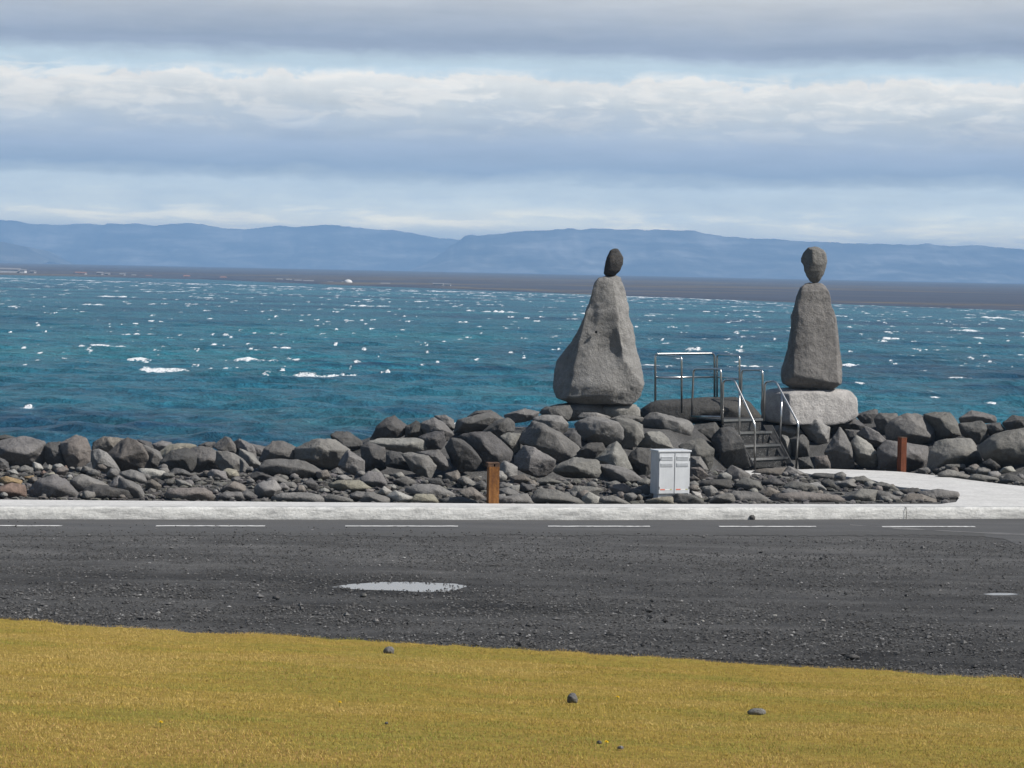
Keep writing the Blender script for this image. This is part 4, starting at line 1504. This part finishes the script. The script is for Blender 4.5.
# chips wedged between them
r = random.Random(5)
for i in range(290):
    px = r.uniform(-14, 1040)
    y0 = float(backpx(px))
    if px > 742:
        if px < 935:
            y0 = 503.5
            top = float(interp(px, [(742, 474), (800, 474), (850, 481), (900, 490), (935, 496)]))
        else:
            y0 = float(interp(px, [(935, 476), (1040, 489)])) - 1
            top = y0 - 6
    else:
        top = float(interp(px, [(0, 468), (240, 470), (400, 474), (560, 478), (640, 486), (700, 478), (742, 470)]))
    py = r.uniform(top, y0 - 1.0)
    w = r.uniform(5, 13) * r.choice((.7, 1, 1, 1.4))
    h = w * r.uniform(.45, .8)
    n = r.randint(5, 7)
    pl = []
    for k in range(n):
        a = 2 * math.pi * k / n + r.uniform(-.35, .35)
        pl.append((px + .5 * w * math.cos(a), py - .35 * h + .5 * h * math.sin(a)))
    d = on_profile(px, py) + .12
    stone('rubble_chip', pl, d, r.choice('gggggbbdpp'), 'small angular chip filling a gap between the larger rubble stones', 'stone', 'chips between the rubble stones', sub=3, rough=1.2)


def rubble_grit():
    """broken stone between and under the larger pieces"""
    rg = np.random.default_rng(77)
    n = 6500
    px = rg.uniform(-60, 1090, n)
    d = Db(px) - .02 + rg.random(n) ** .8 * (Fd(px) + .5 - Db(px))
    x = (px - 512) / F_PX * d
    isl = px > 742
    py = hy(px) + (CAM_H - SW) * F_PX / d
    lo = interp(px, [(742, 473), (800, 473.6), (850, 478.5), (900, 488.5), (935, 492.5), (955, 497), (956, 560)])
    hi = interp(px, [(742, 470), (829, 468.3), (889, 470.3), (937, 475), (1024, 485.6), (1100, 492.5)])
    keep = ~isl | ((py > lo + .4) & (py < 503.4) & (px < 955)) | (py < hi - .6)
    px, d, x = px[keep], d[keep], x[keep]
    n = len(x)
    s = .025 + .06 * rg.random(n) ** 2
    z = ground_z(x, d) + s * .35
    v0, f0 = ico(1)
    v = v0[None] * rg.uniform(.55, 1.15, (n, len(v0), 1)) * np.stack([rg.uniform(.9, 1.7, n), rg.uniform(.8, 1.3, n), rg.uniform(.5, .9, n)], 1)[:, None, :]
    v = v * s[:, None, None] + np.stack([x, d, z], 1)[:, None, :]
    f = (np.arange(n) * len(v0))[:, None, None] + f0[None]
    val = .05 + .08 * rg.random(n)  # darker than the stones above: shade of the gaps put into the colour
    c = val[:, None] * np.stack([np.ones(n), rg.uniform(.92, 1, n), rg.uniform(.84, .98, n)], 1)
    m = Mat('broken_stone')
    at = m.n('ShaderNodeAttribute', attribute_name='tint')
    m.set(base=at.outputs['Color'], rough=.9, spec=.2, normal=m.bump(m.noise(30, 4), .5, .02))
    me = np_mesh('rubble_gravel', v.reshape(-1, 3), f.reshape(-1, 3), False, np.repeat(c, len(v0), 0))
    tag(link('rubble_gravel', me, m.m), label='fine broken grey stone under the rubble along the promenade', cat='rubble', kind='stuff')


rubble_grit()
# ================================================================ the two stone figures
def loft_rock(name, px_poly, depth, ratio, planes, seed, parent, origin, sup=2.6, tone='g', rows=90, segs=110, rough=1.0, hdmin=.1, cham=.12, dents=()):
    w = [P(a, b, depth) for a, b in px_poly]
    xy = [(q.x, q.z) for q in w]
    z0, z1 = min(q[1] for q in xy), max(q[1] for q in xy)

    def span(z):
        xs_ = []
        for i in range(len(xy)):
            (xa, za), (xb, zb) = xy[i], xy[(i + 1) % len(xy)]
            if (za <= z < zb) or (zb <= z < za):
                xs_.append(xa + (xb - xa) * (z - za) / (zb - za))
        return (min(xs_), max(xs_)) if len(xs_) >= 2 else None
    zs = z0 + (z1 - z0) * (.5 - .5 * np.cos(np.pi * np.linspace(.012, .988, rows)))
    V = []
    H = z1 - z0
    for z in zs:
        a, b = span(z)
        cx, hw = (a + b) / 2, (b - a) / 2
        hd = max(hdmin, ratio * hw)
        hd = hd * min(1.0, .55 + .45 * min(z - z0, (z1 - z) * 1.5) / (cham * H))
        ph = np.linspace(0, 2 * np.pi, segs, endpoint=False)
        c, s_ = np.cos(ph), np.sin(ph)
        x = cx + hw * np.sign(c) * np.abs(c) ** (2 / sup)
        y = hd * np.sign(s_) * np.abs(s_) ** (2 / sup)
        V.append(np.stack([x, y, 0 * x + z], 1))
    V = np.concatenate(V)
    ctr = np.array([(min(q[0] for q in xy) + max(q[0] for q in xy)) / 2, 0, (z0 + z1) / 2])
    for az, el, d in planes:
        a, e = math.radians(az), math.radians(el)
        n = np.array([math.sin(a) * math.cos(e), -math.cos(a) * math.cos(e), math.sin(e)])
        ex = np.clip((V - ctr) @ n - d, 0, None)
        V = V - n * (ex * .985)[:, None]
    for dx, dz, sx_, sz_, am in dents:
        V[:, 1] += np.where(V[:, 1] < .02, am * np.exp(-((V[:, 0] - dx) / sx_) ** 2 - ((V[:, 2] - dz) / sz_) ** 2), 0)
    size = H * .5
    axis = np.stack([V[:, 0] - ctr[0], V[:, 1], (V[:, 2] - ctr[2]) * .5], 1)
    axis /= np.linalg.norm(axis, axis=1)[:, None] + 1e-6
    n1 = fbm(V / size * 2.4 + seed, seed, 4)
    n2 = fbm(V / size * 9 + seed, seed + 4, 4, .6)
    n3 = 1 - 2 * np.abs(fbm(V / size * 3.6 + seed + 5, seed + 8, 3))
    V = V + axis * (rough * size * (.009 * n1 + .023 * n2 + .016 * n3))[:, None]
    nb = len(V)
    V = np.concatenate([V, [[V[:segs, 0].mean(), V[:segs, 1].mean(), z0]], [[V[-segs:, 0].mean(), V[-segs:, 1].mean(), z1]]])
    F = []
    for i in range(rows - 1):
        for k in range(segs):
            k2 = (k + 1) % segs
            F.append((i * segs + k, i * segs + k2, (i + 1) * segs + k2, (i + 1) * segs + k))
    bm_f = [tuple(q) for q in F]
    for k in range(segs):
        k2 = (k + 1) % segs
        bm_f.append((nb, k2, k))
        bm_f.append((nb + 1, (rows - 1) * segs + k, (rows - 1) * segs + k2))
    V = V + np.array([-origin[0], depth - origin[1], -origin[2]])
    me = bpy.data.meshes.new(name)
    me.from_pydata([tuple(q) for q in V], [], bm_f)
    for q in me.polygons:
        q.use_smooth = True
    o = link(name, me, ROCK, parent)
    c = TONE[tone] if isinstance(tone, str) else tone
    o.color = (*c, 1)
    return o


def zpoly(x0, y0, k, s):
    n = [float(q) for q in s.replace(',', ' ').split()]
    return [(x0 + n[i] / k, y0 + n[i + 1] / k) for i in range(0, len(n), 2)]


DL = 51.9
base = P(600, 404, DL)
fig = empty('stone_figure', base)
tag(fig, 'broad bell-shaped stone figure with a small dark head stone, left of the rails', 'sculpture', 'stacked stone figures')
loft_rock('body_stone', zpoly(530, 230, 3.8375, '262,186 285,180 330,178 348,186 366,240 380,320 395,390 405,450 428,520 437,590 422,632 382,672 150,660 104,642 92,605 96,555 107,500 130,470 155,440 178,400 195,370 213,325 225,290 238,240 247,205'),
          DL, .72, [(-10, 10, .37), (52, 14, .60), (-56, 14, .51), (20, -14, .74), (-24, 24, .66), (0, -52, 1.36)], 21, fig, base, tone=(.225, .22, .211), rough=1.1, sup=5.0,
          dents=[(P(612, 350, DL).x, P(612, 350, DL).z, .30, .42, .25), (P(600, 385, DL).x, P(600, 385, DL).z, .6, .22, -.10), (P(604, 300, DL).x, P(604, 300, DL).z, .2, .4, -.05)])
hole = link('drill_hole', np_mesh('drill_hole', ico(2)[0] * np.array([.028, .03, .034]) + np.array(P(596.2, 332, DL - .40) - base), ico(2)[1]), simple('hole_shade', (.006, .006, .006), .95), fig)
loft_rock('head_stone', zpoly(530, 230, 3.8375, '295,105 308,78 322,71 337,72 346,86 357,105 356,130 346,155 325,176 292,180 283,165 288,130'),
          DL, .85, [(20, 15, .17), (-45, 5, .17)], 33, fig, base, tone=(.06, .058, .057), rows=40, segs=50, rough=1.2, hdmin=.05)
stone('base_slab', zpoly(530, 230, 3.8375, '30,720 80,675 200,655 290,662 300,705 150,730 60,745'), DL - .05, 'g', 'grey slab under the left foot of the broad stone figure', 'boulder', None, sub=4, chips=4)
stone('base_slab', zpoly(530, 230, 3.8375, '235,660 400,668 420,690 420,725 350,740 240,725'), DL + .15, 'p', 'flat paler slab under the right foot of the broad stone figure', 'boulder', None, sub=4, hd_k=1.3, chips=4)

DR = 55.4
base = P(811, 389, DR)
fig = empty('stone_figure', base)
tag(fig, 'slender upright stone figure with a grey head stone, standing on the pale pedestal block', 'sculpture', 'stacked stone figures')
loft_rock('body_stone', zpoly(740, 230, 3.84, '232,222 250,208 268,204 312,205 328,218 341,242 350,300 364,330 372,375 379,420 385,480 391,545 386,588 352,613 200,609 166,588 159,555 167,520 180,480 188,440 197,395 200,330 208,295 222,250'),
          DR, .66, [(12, 6, .33), (-50, 7, .53), (60, 6, .55), (-16, 30, .76), (0, -58, 1.08)], 57, fig, base, tone=(.18, .172, .164), rough=.8, sup=4.6)
loft_rock('head_stone', zpoly(740, 230, 3.84, '235,108 243,90 262,68 285,65 306,67 320,78 330,92 334,120 328,145 320,170 302,200 285,204 270,198 256,175 247,155 245,135 236,122'),
          DR, .8, [(12, 12, .22), (-50, 8, .20)], 71, fig, base, tone=(.17, .165, .155), rows=46, segs=56, rough=1.2, hdmin=.05)
stone('pedestal_block', zpoly(740, 230, 3.84, '93,690 98,645 120,618 200,610 300,612 410,622 434,650 437,712 400,735 330,745 180,742 110,730'), DR + .1, 'w',
      'big pale squared block carrying the slender stone figure', 'boulder', None, hd_k=.95, sub=5, rough=.55, chips=1,
      facets=[(22, 6, .86), (-50, 4, .98), (5, 84, .98), (28, 40, .96)])
stone('platform_rock', [(638, 415), (648, 408.5), (656, 402), (690, 400.5), (715, 400), (735, 398.5), (746, 402), (758, 418), (740, 424), (700, 421), (668, 421)], 55.0, 'k',
      'wide dark low rock under the steel guard rails', 'boulder', None, hd_k=1.5, sub=5, rough=.7, chips=2,
      facets=[(-55, 12, .95), (30, 14, .98), (0, 66, .95), (8, -25, 1.0), (-14, 30, .93)])

# ================================================================ steel stairs with guard rails
STEEL = simple('galvanised_steel', (.56, .56, .55), .30, 1.0, .12, 20, .05, .5)
DARKST = simple('weathered_dark_steel', (.045, .045, .045), .55, .6, .3, 12, .2)


def grating_material():
    m = Mat('steel_grating')
    vor = m.n('ShaderNodeTexVoronoi')
    vor.inputs['Scale'].default_value = 42.0
    m.l(m.obj(), vor.inputs['Vector'])
    a = m.ramp(vor.outputs['Distance'], [(.18, (.30, .30, .29)), (.34, (.03, .03, .03))])
    c = m.mix(m.ramp(m.noise(11, 4), [(.4, 0.0), (.6, .8)]), a, (.035, .035, .035))
    m.set(base=c, rough=.5, metal=.3)
    return m.m


GRATE = grating_material()
TH = math.radians(38)
DV = Vector((math.sin(TH), -math.cos(TH), 0))            # down the stairs
WV = Vector((math.cos(TH), math.sin(TH), 0))             # across them
o0 = P(752, 469, 52.6)
st = empty('steel_stairs', (o0.x, o0.y, SW))
tag(st, 'galvanised steel stairs with handrails and guarded landings, rising between the stone figures', 'stairs')
ORG = st.location


def rail(name, pts, mids=(), r_=.0235, rr_=.10, mid_name='mid_rail'):
    o = MB().tube(rounded([P(*q) for q in pts], rr_), r_, 10).build(name, STEEL, st, True, origin=ORG)
    for m_ in mids:
        MB().tube([P(*q) for q in m_], r_ * .85, 8).build(mid_name, STEEL, o, True, origin=ORG)
    return o


rail('guard_rail', [(655.3, 403, 55.1), (655.3, 354, 55.1), (714.5, 353.4, 56.05), (714.5, 403, 56.05)],
     [[(655.3, 377.4, 55.1), (714.5, 377, 56.05)]], .027)
rail('guard_rail', [(681.6, 413, 54.3), (681.6, 356.6, 54.3), (655.6, 354.4, 55.08)], [[(681.6, 378.6, 54.3), (655.6, 377.7, 55.08)]])
rail('guard_rail', [(717, 403, 55.95), (717, 354.6, 55.95), (739.5, 355.8, 55.15), (739.5, 410, 55.15)], [[(717, 377, 55.95), (739.5, 379, 55.15)]])
rail('guard_rail', [(691.6, 417, 54.15), (693.6, 369, 54.15), (721, 369, 53.35), (721.6, 419, 53.35)], [[(691.6, 416, 54.15), (721.6, 417, 53.35)]], mid_name='bottom_rail')
rail('guard_rail', [(741, 419, 54.65), (741.6, 370, 54.65), (762.6, 370, 54.05), (762.4, 421, 54.05)])
rail('handrail', [(722.6, 424, 53.3), (723.2, 380.2, 53.3), (734, 379.5, 53.05), (755, 424.5, 52.45), (755, 469.8, 52.45)],
     [[(739.5, 393, 52.9), (739.5, 441, 52.9)]], mid_name='post')
rail('handrail', [(763.8, 421, 54.0), (765, 381.8, 54.0), (775.5, 381, 53.75), (798.6, 424, 53.12), (796, 469.6, 53.12)],
     [[(782, 394, 53.55), (780, 442, 53.55)]], mid_name='post')


def stringer(pp):
    q = [P(*a) for a in pp]
    off = WV * .012
    return MB().hexa([q[0] - off, q[0] + off, q[1] + off, q[1] - off, q[3] - off, q[3] + off, q[2] + off, q[2] - off]).build('stringer', DARKST, st, origin=ORG)


stringer([(722.3, 425, 53.3), (750.5, 470, 52.45), (756, 467.5, 52.45), (732.5, 425, 53.3)])
stringer([(763.5, 425, 54.0), (789, 469, 53.12), (794, 466, 53.12), (772, 425, 54.0)])
steps = [((723.5, 419.6, 53.3), (763.5, 420.2, 54.0)), ((729.5, 432.4, 53.08), (772, 433, 53.8)), ((740, 445.4, 52.85), (781, 446, 53.56)), ((750.5, 458.6, 52.6), (789, 459.2, 53.32))]
for i, (a, b) in enumerate(steps):
    A, B = P(*a), P(*b)
    B.z = A.z
    dep = .86 if i == 0 else .27
    up = Vector((0, 0, 1))
    nm = 'landing' if i == 0 else 'tread'
    m = MB().hexa([A - up * .035, B - up * .035, B - DV * dep - up * .035, A - DV * dep - up * .035, A, B, B - DV * dep, A - DV * dep])
    t_ = m.build(nm, GRATE, st, origin=ORG)
    m = MB().hexa([A + DV * .004 - up * .045, B + DV * .004 - up * .045, B - DV * .022 - up * .045, A - DV * .022 - up * .045,
                   A + DV * .004 + up * .004, B + DV * .004 + up * .004, B - DV * .022 + up * .004, A - DV * .022 + up * .004])
    m.build('nosing', STEEL, t_, origin=ORG)
    # perforated riser below the nosing
    dz = (A.z - P(*steps[i + 1][0]).z if i < 3 else A.z - SW) - .05
    a2, b2 = A - DV * .03 - up * .05 + WV * .04, B - DV * .03 - up * .05 - WV * .04
    m = MB().hexa([a2 - up * dz, b2 - up * dz, b2 - up * dz - DV * .012, a2 - up * dz - DV * .012, a2, b2, b2 - DV * .012, a2 - DV * .012])
    m.build('riser', GRATE, st, origin=ORG)
# upper platform plate resting on the rock
A, B = P(682, 411, 54.4), P(737, 411, 55.2)
B.z = A.z
up = Vector((0, 0, 1))
MB().hexa([A - up * .04, B - up * .04, B - DV * .95 - up * .04, A - DV * .95 - up * .04, A, B, B - DV * .95, A - DV * .95]).build('landing', DARKST, st, origin=ORG)

# ================================================================ metal cabinet
def metal_paint(name, base):
    m = Mat(name)
    a = m.noise(5, 5)
    d = m.noise(1.0, 4, .6, m.mapped((9, 9, 1.2)))
    c = m.ramp(a, [(.3, tuple(v * .93 for v in base)), (.7, tuple(v * 1.04 for v in base))])
    c = m.mix(1.0, c, m.ramp(d, [(.35, .88), (.6, 1.0)]), 'MULTIPLY')
    m.set(base=c, rough=.42, spec=.4, metal=.1)
    return m.m


GREY = metal_paint('pale_grey_enamel', (.56, .58, .60))
RED = simple('red_print', (.62, .16, .11), .6)
WHT = simple('white_print', (.75, .75, .74), .6)
YEL = simple('yellow_green_print', (.42, .42, .2), .6)
DARK = simple('dark_gap', (.02, .02, .02), .8)
cb = G(673, 496.5, .28)
dC = cb.y
s = dC / F_PX                                             # metres to a pixel there
RZ = math.radians(20)
cab = empty('cabinet', P(673.5, 494.5, dC), RZ)
tag(cab, 'pale grey metal utility cabinet with two louvred doors, standing in the rubble by the kerb', 'cabinet')
W2, Dp, Hc = 32.6 * s / math.cos(RZ) / 2, .36, 44.5 * s


def cpart(name, mat, parent, bx, bev=.004):
    m = MB()
    for b_ in bx:
        m.box(*b_)
    return m.build(name, mat, parent, bevel=bev)


cpart('plinth', GREY, cab, [(-W2 + .02, W2 - .02, .02, Dp - .02, -.14, .0)])
bd = cpart('body', GREY, cab, [(-W2, W2, .0, Dp, 0, Hc - .035)], .006)
cpart('roof', GREY, cab, [(-W2 - .018, W2 + .018, -.03, Dp + .018, Hc - .034, Hc)], .008)
for k in (-1, 1):
    xa, xb = (-W2 + .012, -.008) if k < 0 else (.008, W2 - .012)
    dr = cpart('door', GREY, cab, [(xa, xb, -.022, -.003, .02, Hc - .06)], .005)
    wv = xb - xa
    for zc_ in (Hc - .175, Hc - .30):
        lv_ = []
        for j in range(3):
            z_ = zc_ + j * .024
            lv_.append((xa + wv * .10, xb - wv * .10, -.034, -.021, z_, z_ + .012))
        cpart('vent', GREY, dr, lv_, .002)
    cpart('red_label', RED, dr, [(xa + wv * .10, xa + wv * .40, -.0245, -.0218, .085, .107)], 0)
    cpart('white_label', WHT, dr, [(xa + wv * .42, xa + wv * .72, -.0245, -.0218, .087, .104)], 0)
    cpart('yellow_label', YEL, dr, [(xa + wv * .74, xa + wv * .88, -.0245, -.0218, .087, .104)], 0)
    cpart('hinge', DARKST, cpart('handle', DARKST, dr, [((xb - .05 if k < 0 else xa + .02), (xb - .02 if k < 0 else xa + .05), -.036, -.02, Hc * .47, Hc * .47 + .07)], .003) if False else dr,
          [((xa + .004 if k < 0 else xb - .014), (xa + .014 if k < 0 else xb - .004), -.028, -.02, zz_, zz_ + .05) for zz_ in (.1, Hc - .2)], .002)

# ================================================================ rusty posts
def rust_material(name, c0, c1, c2):
    m = Mat(name)
    a = m.noise(1.0, 6, .65, m.mapped((9, 9, 2.4)))
    b = m.noise(30, 5, .7)
    c = m.ramp(a, [(.32, c0), (.5, c1), (.68, c2)])
    c = m.mix(1.0, c, m.ramp(b, [(.3, .7), (.7, 1.15)]), 'MULTIPLY')
    m.set(base=c, rough=.85, spec=.2, normal=m.bump(b, .5, .01))
    return m.m


RUST = rust_material('orange_rust', (.085, .036, .016), (.20, .088, .028), (.28, .13, .042))
RUST2 = rust_material('red_rust', (.09, .03, .014), (.13, .042, .02), (.17, .056, .026))
RUSTD = rust_material('dark_rust', (.06, .04, .03), (.10, .06, .04), (.15, .085, .05))
d1 = G(492, 503.6, SW).y + .1
s = d1 / F_PX
b1 = empty('rusty_post', P(492.6, 504, d1), math.radians(14))
b1.location.z = SW - .06
tag(b1, 'wide orange rusty steel post with a darker open top, standing by the kerb', 'post', 'rusty steel posts')
H1 = 41 * s + .06
w1 = 5.3 * s
m = MB()
m.box(-w1, w1, -.09, -.075, 0, H1 - .075)
m.box(-w1 * .2, w1 * .2, -.0745, .0745, 0, H1 - .08)
m.box(-w1, w1, .075, .09, 0, H1 - .03)
m.box(-w1, -w1 + .014, -.0745, .0745, 0, H1 - .075)
m.box(w1 - .014, w1, -.0745, .0745, 0, H1 - .075)
m.build('shaft', RUST, b1, bevel=.003)
m = MB()
m.box(-w1 - .025, -w1 * .15, -.088, .088, H1 - .0745, H1 - .03)
m.box(w1 * .15, w1 + .006, -.088, .088, H1 - .0745, H1 - .025)
m.box(-w1 - .03, w1 + .006, -.093, .093, H1 - .0245, H1)
m.build('cap', RUSTD, b1, bevel=.004)
d2 = G(901, 471, SW).y - .1
s = d2 / F_PX
b2 = empty('rusty_post', P(901.4, 471.5, d2), math.radians(28))
b2.location.z = SW - .06
tag(b2, 'slim reddish rusty steel post at the back of the path before the boulders', 'post', 'rusty steel posts')
H2 = 34.5 * s + .06
w2 = 3.35 * s
m = MB()
m.box(-w2, w2, -w2, w2, 0, H2 - .012)
m.build('shaft', RUST2, b2, bevel=.006)
MB().box(-w2 - .004, w2 + .004, -w2 - .004, w2 + .004, H2 - .0118, H2).build('cap', RUSTD, b2, bevel=.003)

# ================================================================ small things on the ground
def ground_stone(name, px, py, w, h, tone, lab, cat, group, z=None, sub=3):
    q = G(px, py)
    if z is None:                                         # on the lawn: walk along the sight line to the slope
        for d in np.arange(12, 30, .02):
            p_ = P(px, py + h * .3, d)
            if p_.z <= float(lawn_z(p_.x, p_.y)) + .03:
                break
        d = float(d)
    else:
        d = G(px, py + h * .3, z).y
    pl = [(px - w / 2, py + h * .25), (px - w * .42, py - h * .2), (px - w * .12, py - h / 2), (px + w * .25, py - h * .45), (px + w / 2, py - h * .02), (px + w * .4, py + h / 2), (px - w * .35, py + h / 2)]
    return stone(name, pl, d, tone, lab, cat, group, sub=sub, rough=1.2)


gs = 'stones lying on the lawn'
ground_stone('field_stone', 389, 650.5, 12, 8, 'g', 'grey stone at the top of the lawn near the gravel', 'stone', gs)
ground_stone('field_stone', 572.5, 698.5, 11, 11, 'g', 'upright grey stone in the middle of the lawn', 'stone', gs)
ground_stone('field_stone', 757, 711.5, 21, 7, 'p', 'flat elongated grey stone on the right half of the lawn', 'stone', gs)
ground_stone('field_stone', 599, 742.5, 6, 4, 'd', 'small dark stone low on the lawn beside a yellow flower', 'stone', gs)
ground_stone('field_stone', 620.5, 747.5, 7, 3.6, 'p', 'small pale stone low on the lawn, right of the small dark one', 'stone', gs)
ground_stone('field_stone', 386.5, 723, 4, 2.6, 'd', 'tiny dark pebble in the left part of the lawn', 'stone', gs)
ground_stone('dark_clod', 752, 517.6, 7, 6, 'd', 'dark brown clod stuck at the foot of the kerb', 'clod', None, z=.01)
ground_stone('dark_clod', 852, 657, 17, 5, 'd', 'low black clod of soil on the gravel near the lawn', 'clod', None, z=.01)
ground_stone('loose_stone', 276, 597.5, 8, 4.5, 'd', 'dark stone lying on the gravel below and left of the large puddle', 'stone', 'loose stones on the gravel', z=.01)
ground_stone('loose_stone', 363.5, 595, 7, 4, 'g', 'grey stone at the near side of the large puddle', 'stone', 'loose stones on the gravel', z=.01)
ground_stone('loose_stone', 774.5, 615.5, 6, 2.4, 'w', 'white chip lying on the gravel right of the middle', 'stone', 'loose stones on the gravel', z=.01)
ground_stone('loose_stone', 702.5, 621, 4, 2.6, 'w', 'small white chip on the gravel, left of the larger white one', 'stone', 'loose stones on the gravel', z=.01)
ground_stone('loose_stone', 823, 620.5, 6, 2, 'w', 'thin white chip on the gravel, rightmost of the white ones', 'stone', 'loose stones on the gravel', z=.01)
ground_stone('loose_stone', 376, 621, 6, 4, 'g', 'grey stone on the gravel between the large puddle and the lawn', 'stone', 'loose stones on the gravel', z=.01)

PETAL = simple('yellow_petals', (.78, .55, .02), .7, 0, .1, 30)
STEM = simple('green_stalk', (.10, .16, .03), .8)
for px, py, lab in [(339, 703.5, 'yellow flower in the left part of the lawn'), (160, 723.5, 'yellow flower nearest the left side of the lawn'),
                    (617, 698, 'yellow flower right of the upright grey stone'), (605.5, 743.2, 'yellow flower beside the small dark stone')]:
    for d in np.arange(12, 30, .02):
        p_ = P(px, py, float(d))
        if p_.z <= float(lawn_z(p_.x, p_.y)) + .05:
            break
    z_ = float(lawn_z(p_.x, p_.y))
    fl = empty('dandelion', (p_.x, p_.y, z_))
    tag(fl, lab, 'flower', 'yellow flowers in the lawn')
    MB().tube([(0, 0, 0), (.004, 0, .03), (.006, -.004, .058)], .0022, 6).build('stem', STEM, fl, True)
    bm_ = MB()
    n_ = 14
    for ring, (r_, zt) in enumerate(((.020, .060), (.013, .066), (.006, .069))):
        for k in range(n_):
            a = 2 * math.pi * (k + ring * .5) / n_
            ca, sa = math.cos(a), math.sin(a)
            q = .0028
            b_ = len(bm_.v)
            bm_.v += [(.006 + sa * q, -.004 - ca * q, .057 + ring * .002), (.006 - sa * q, -.004 + ca * q, .057 + ring * .002),
                      (.006 + ca * r_ - sa * q, -.004 + sa * r_ + ca * q, zt), (.006 + ca * r_ + sa * q, -.004 + sa * r_ - ca * q, zt)]
            bm_.f.append([b_, b_ + 1, b_ + 2, b_ + 3])
    bm_.build('flower_head', PETAL, fl)

# ================================================================ far settlement
WALLW = simple('far_white_wall', (.55, .55, .54), .8)
WALLG = simple('far_grey_wall', (.30, .31, .32), .8)
ROOFR = simple('far_red_roof', (.24, .14, .12), .8)
ROOFG = simple('far_grey_roof', (.2, .2, .21), .8)


def house(px, py, w, h, wall, roof, lab, frac=.06):
    d = float(interp(px, SHORE)) * (1 + frac)
    q = P(px, py, d)
    k = d / F_PX
    o = empty('house', (q.x, q.y, q.z - 1.0))
    tag(o, lab, 'house', 'far buildings across the bay')
    W, Hh = w * k / 2, h * k
    MB().box(-W, W, 0, 7, -.5, 1.0 + Hh * .55).build('wall', wall, o)
    m_ = MB()
    z0, z1 = 1.0 + Hh * .55, 1.0 + Hh
    m_.v = [(-W - .3, -.3, z0), (W + .3, -.3, z0), (W + .3, 7.3, z0), (-W - .3, 7.3, z0), (-W - .3, 3.5, z1), (W + .3, 3.5, z1)]
    m_.f = [[0, 1, 5, 4], [2, 3, 4, 5], [1, 2, 5], [3, 0, 4], [3, 2, 1, 0]]
    m_.build('roof', roof, o)
    return o


house(9, 271.5, 19, 3.6, WALLW, ROOFG, 'long white building on the far shore at the left edge')
house(22, 271.6, 5, 2.4, WALLW, ROOFG, 'small white building right of the long white one on the far shore')
house(32, 272.4, 4, 1.8, WALLG, ROOFG, 'tiny grey building on the far shore, right of the small white one')
house(77, 274, 4, 2.2, WALLW, ROOFR, 'left of two adjoining red-roofed houses on the far shore')
house(82.5, 274.3, 4.5, 2.2, WALLW, ROOFR, 'right of two adjoining red-roofed houses on the far shore')
house(99, 274.6, 5, 2.8, WALLG, ROOFG, 'grey house right of the pair of red-roofed houses, far shore')
house(106.5, 275, 3.5, 2.2, WALLG, ROOFG, 'small grey house beside the grey house on the far shore')
house(121.5, 275.8, 4.5, 2.6, WALLW, ROOFG, 'white house halfway between the red-roofed houses, far shore')
house(133, 276.2, 3, 1.8, WALLW, ROOFG, 'tiny white house right of the white house on the far shore')
house(148, 276.8, 5, 1.6, WALLG, ROOFR, 'low reddish building on the far shore')
house(186, 277.8, 5, 2.8, WALLW, ROOFR, 'red-roofed white house standing alone on the far shore')
house(199, 278.6, 3.4, 1.8, WALLG, ROOFG, 'small grey house right of the lone red-roofed one')
house(222.5, 278.8, 5, 2.4, WALLW, ROOFR, 'white house with a reddish roof, rightmost of the red-roofed ones')
house(279, 280.6, 5, 2.2, WALLW, ROOFG, 'first white house of the row before the dome')
house(288.5, 281, 4, 2.2, WALLW, ROOFG, 'second white house of the row before the dome')
house(297.5, 281.8, 6, 2.2, WALLG, ROOFG, 'low grey building of the row before the dome')
house(308, 282, 9, 2.0, WALLG, ROOFG, 'long grey building of the row before the dome')
house(330, 283, 4, 1.6, WALLG, ROOFG, 'tiny grey building just left of the dome')
house(385, 284.6, 8, 1.8, WALLG, ROOFG, 'low grey building right of the dome on the far shore')
house(438, 284.8, 10, 1.8, WALLW, ROOFG, 'long white building far right of the dome')
house(447.5, 285.2, 6, 1.6, WALLW, ROOFG, 'low white building at the end of the long white one')
d = float(interp(348, SHORE)) * 1.06
q = P(348, 282.6, d)
k = d / F_PX
dm = empty('domed_hall', (q.x, q.y, q.z))
tag(dm, 'white domed hall on the far shore', 'hall', 'far buildings across the bay')
v, f = ico(3)
v2 = v * np.array([4.4 * k, 4.4 * k, 3.2 * k])
v2[:, 2] = np.maximum(v2[:, 2], -.5)
link('dome', np_mesh('dome', v2, f), WALLW, dm)
MB().box(-6.2 * k, -4.0 * k, -1.5, 1.5, -.5, 1.2 * k).build('annex', WALLG, dm)
d = 5200.0
q = P(13.8, 262, d)
mast = empty('radio_mast', q)
tag(mast, 'tall thin radio mast far away on the low ridge at the left', 'mast')
k = d / F_PX
MB().tube([(0, 0, -5), (0, 0, 13.5 * k)], .55, 6).build('shaft', ROOFG, mast)
MB().box(-.9, .9, -.9, .9, 8.0 * k, 8.6 * k).build('antenna', WALLG, mast)
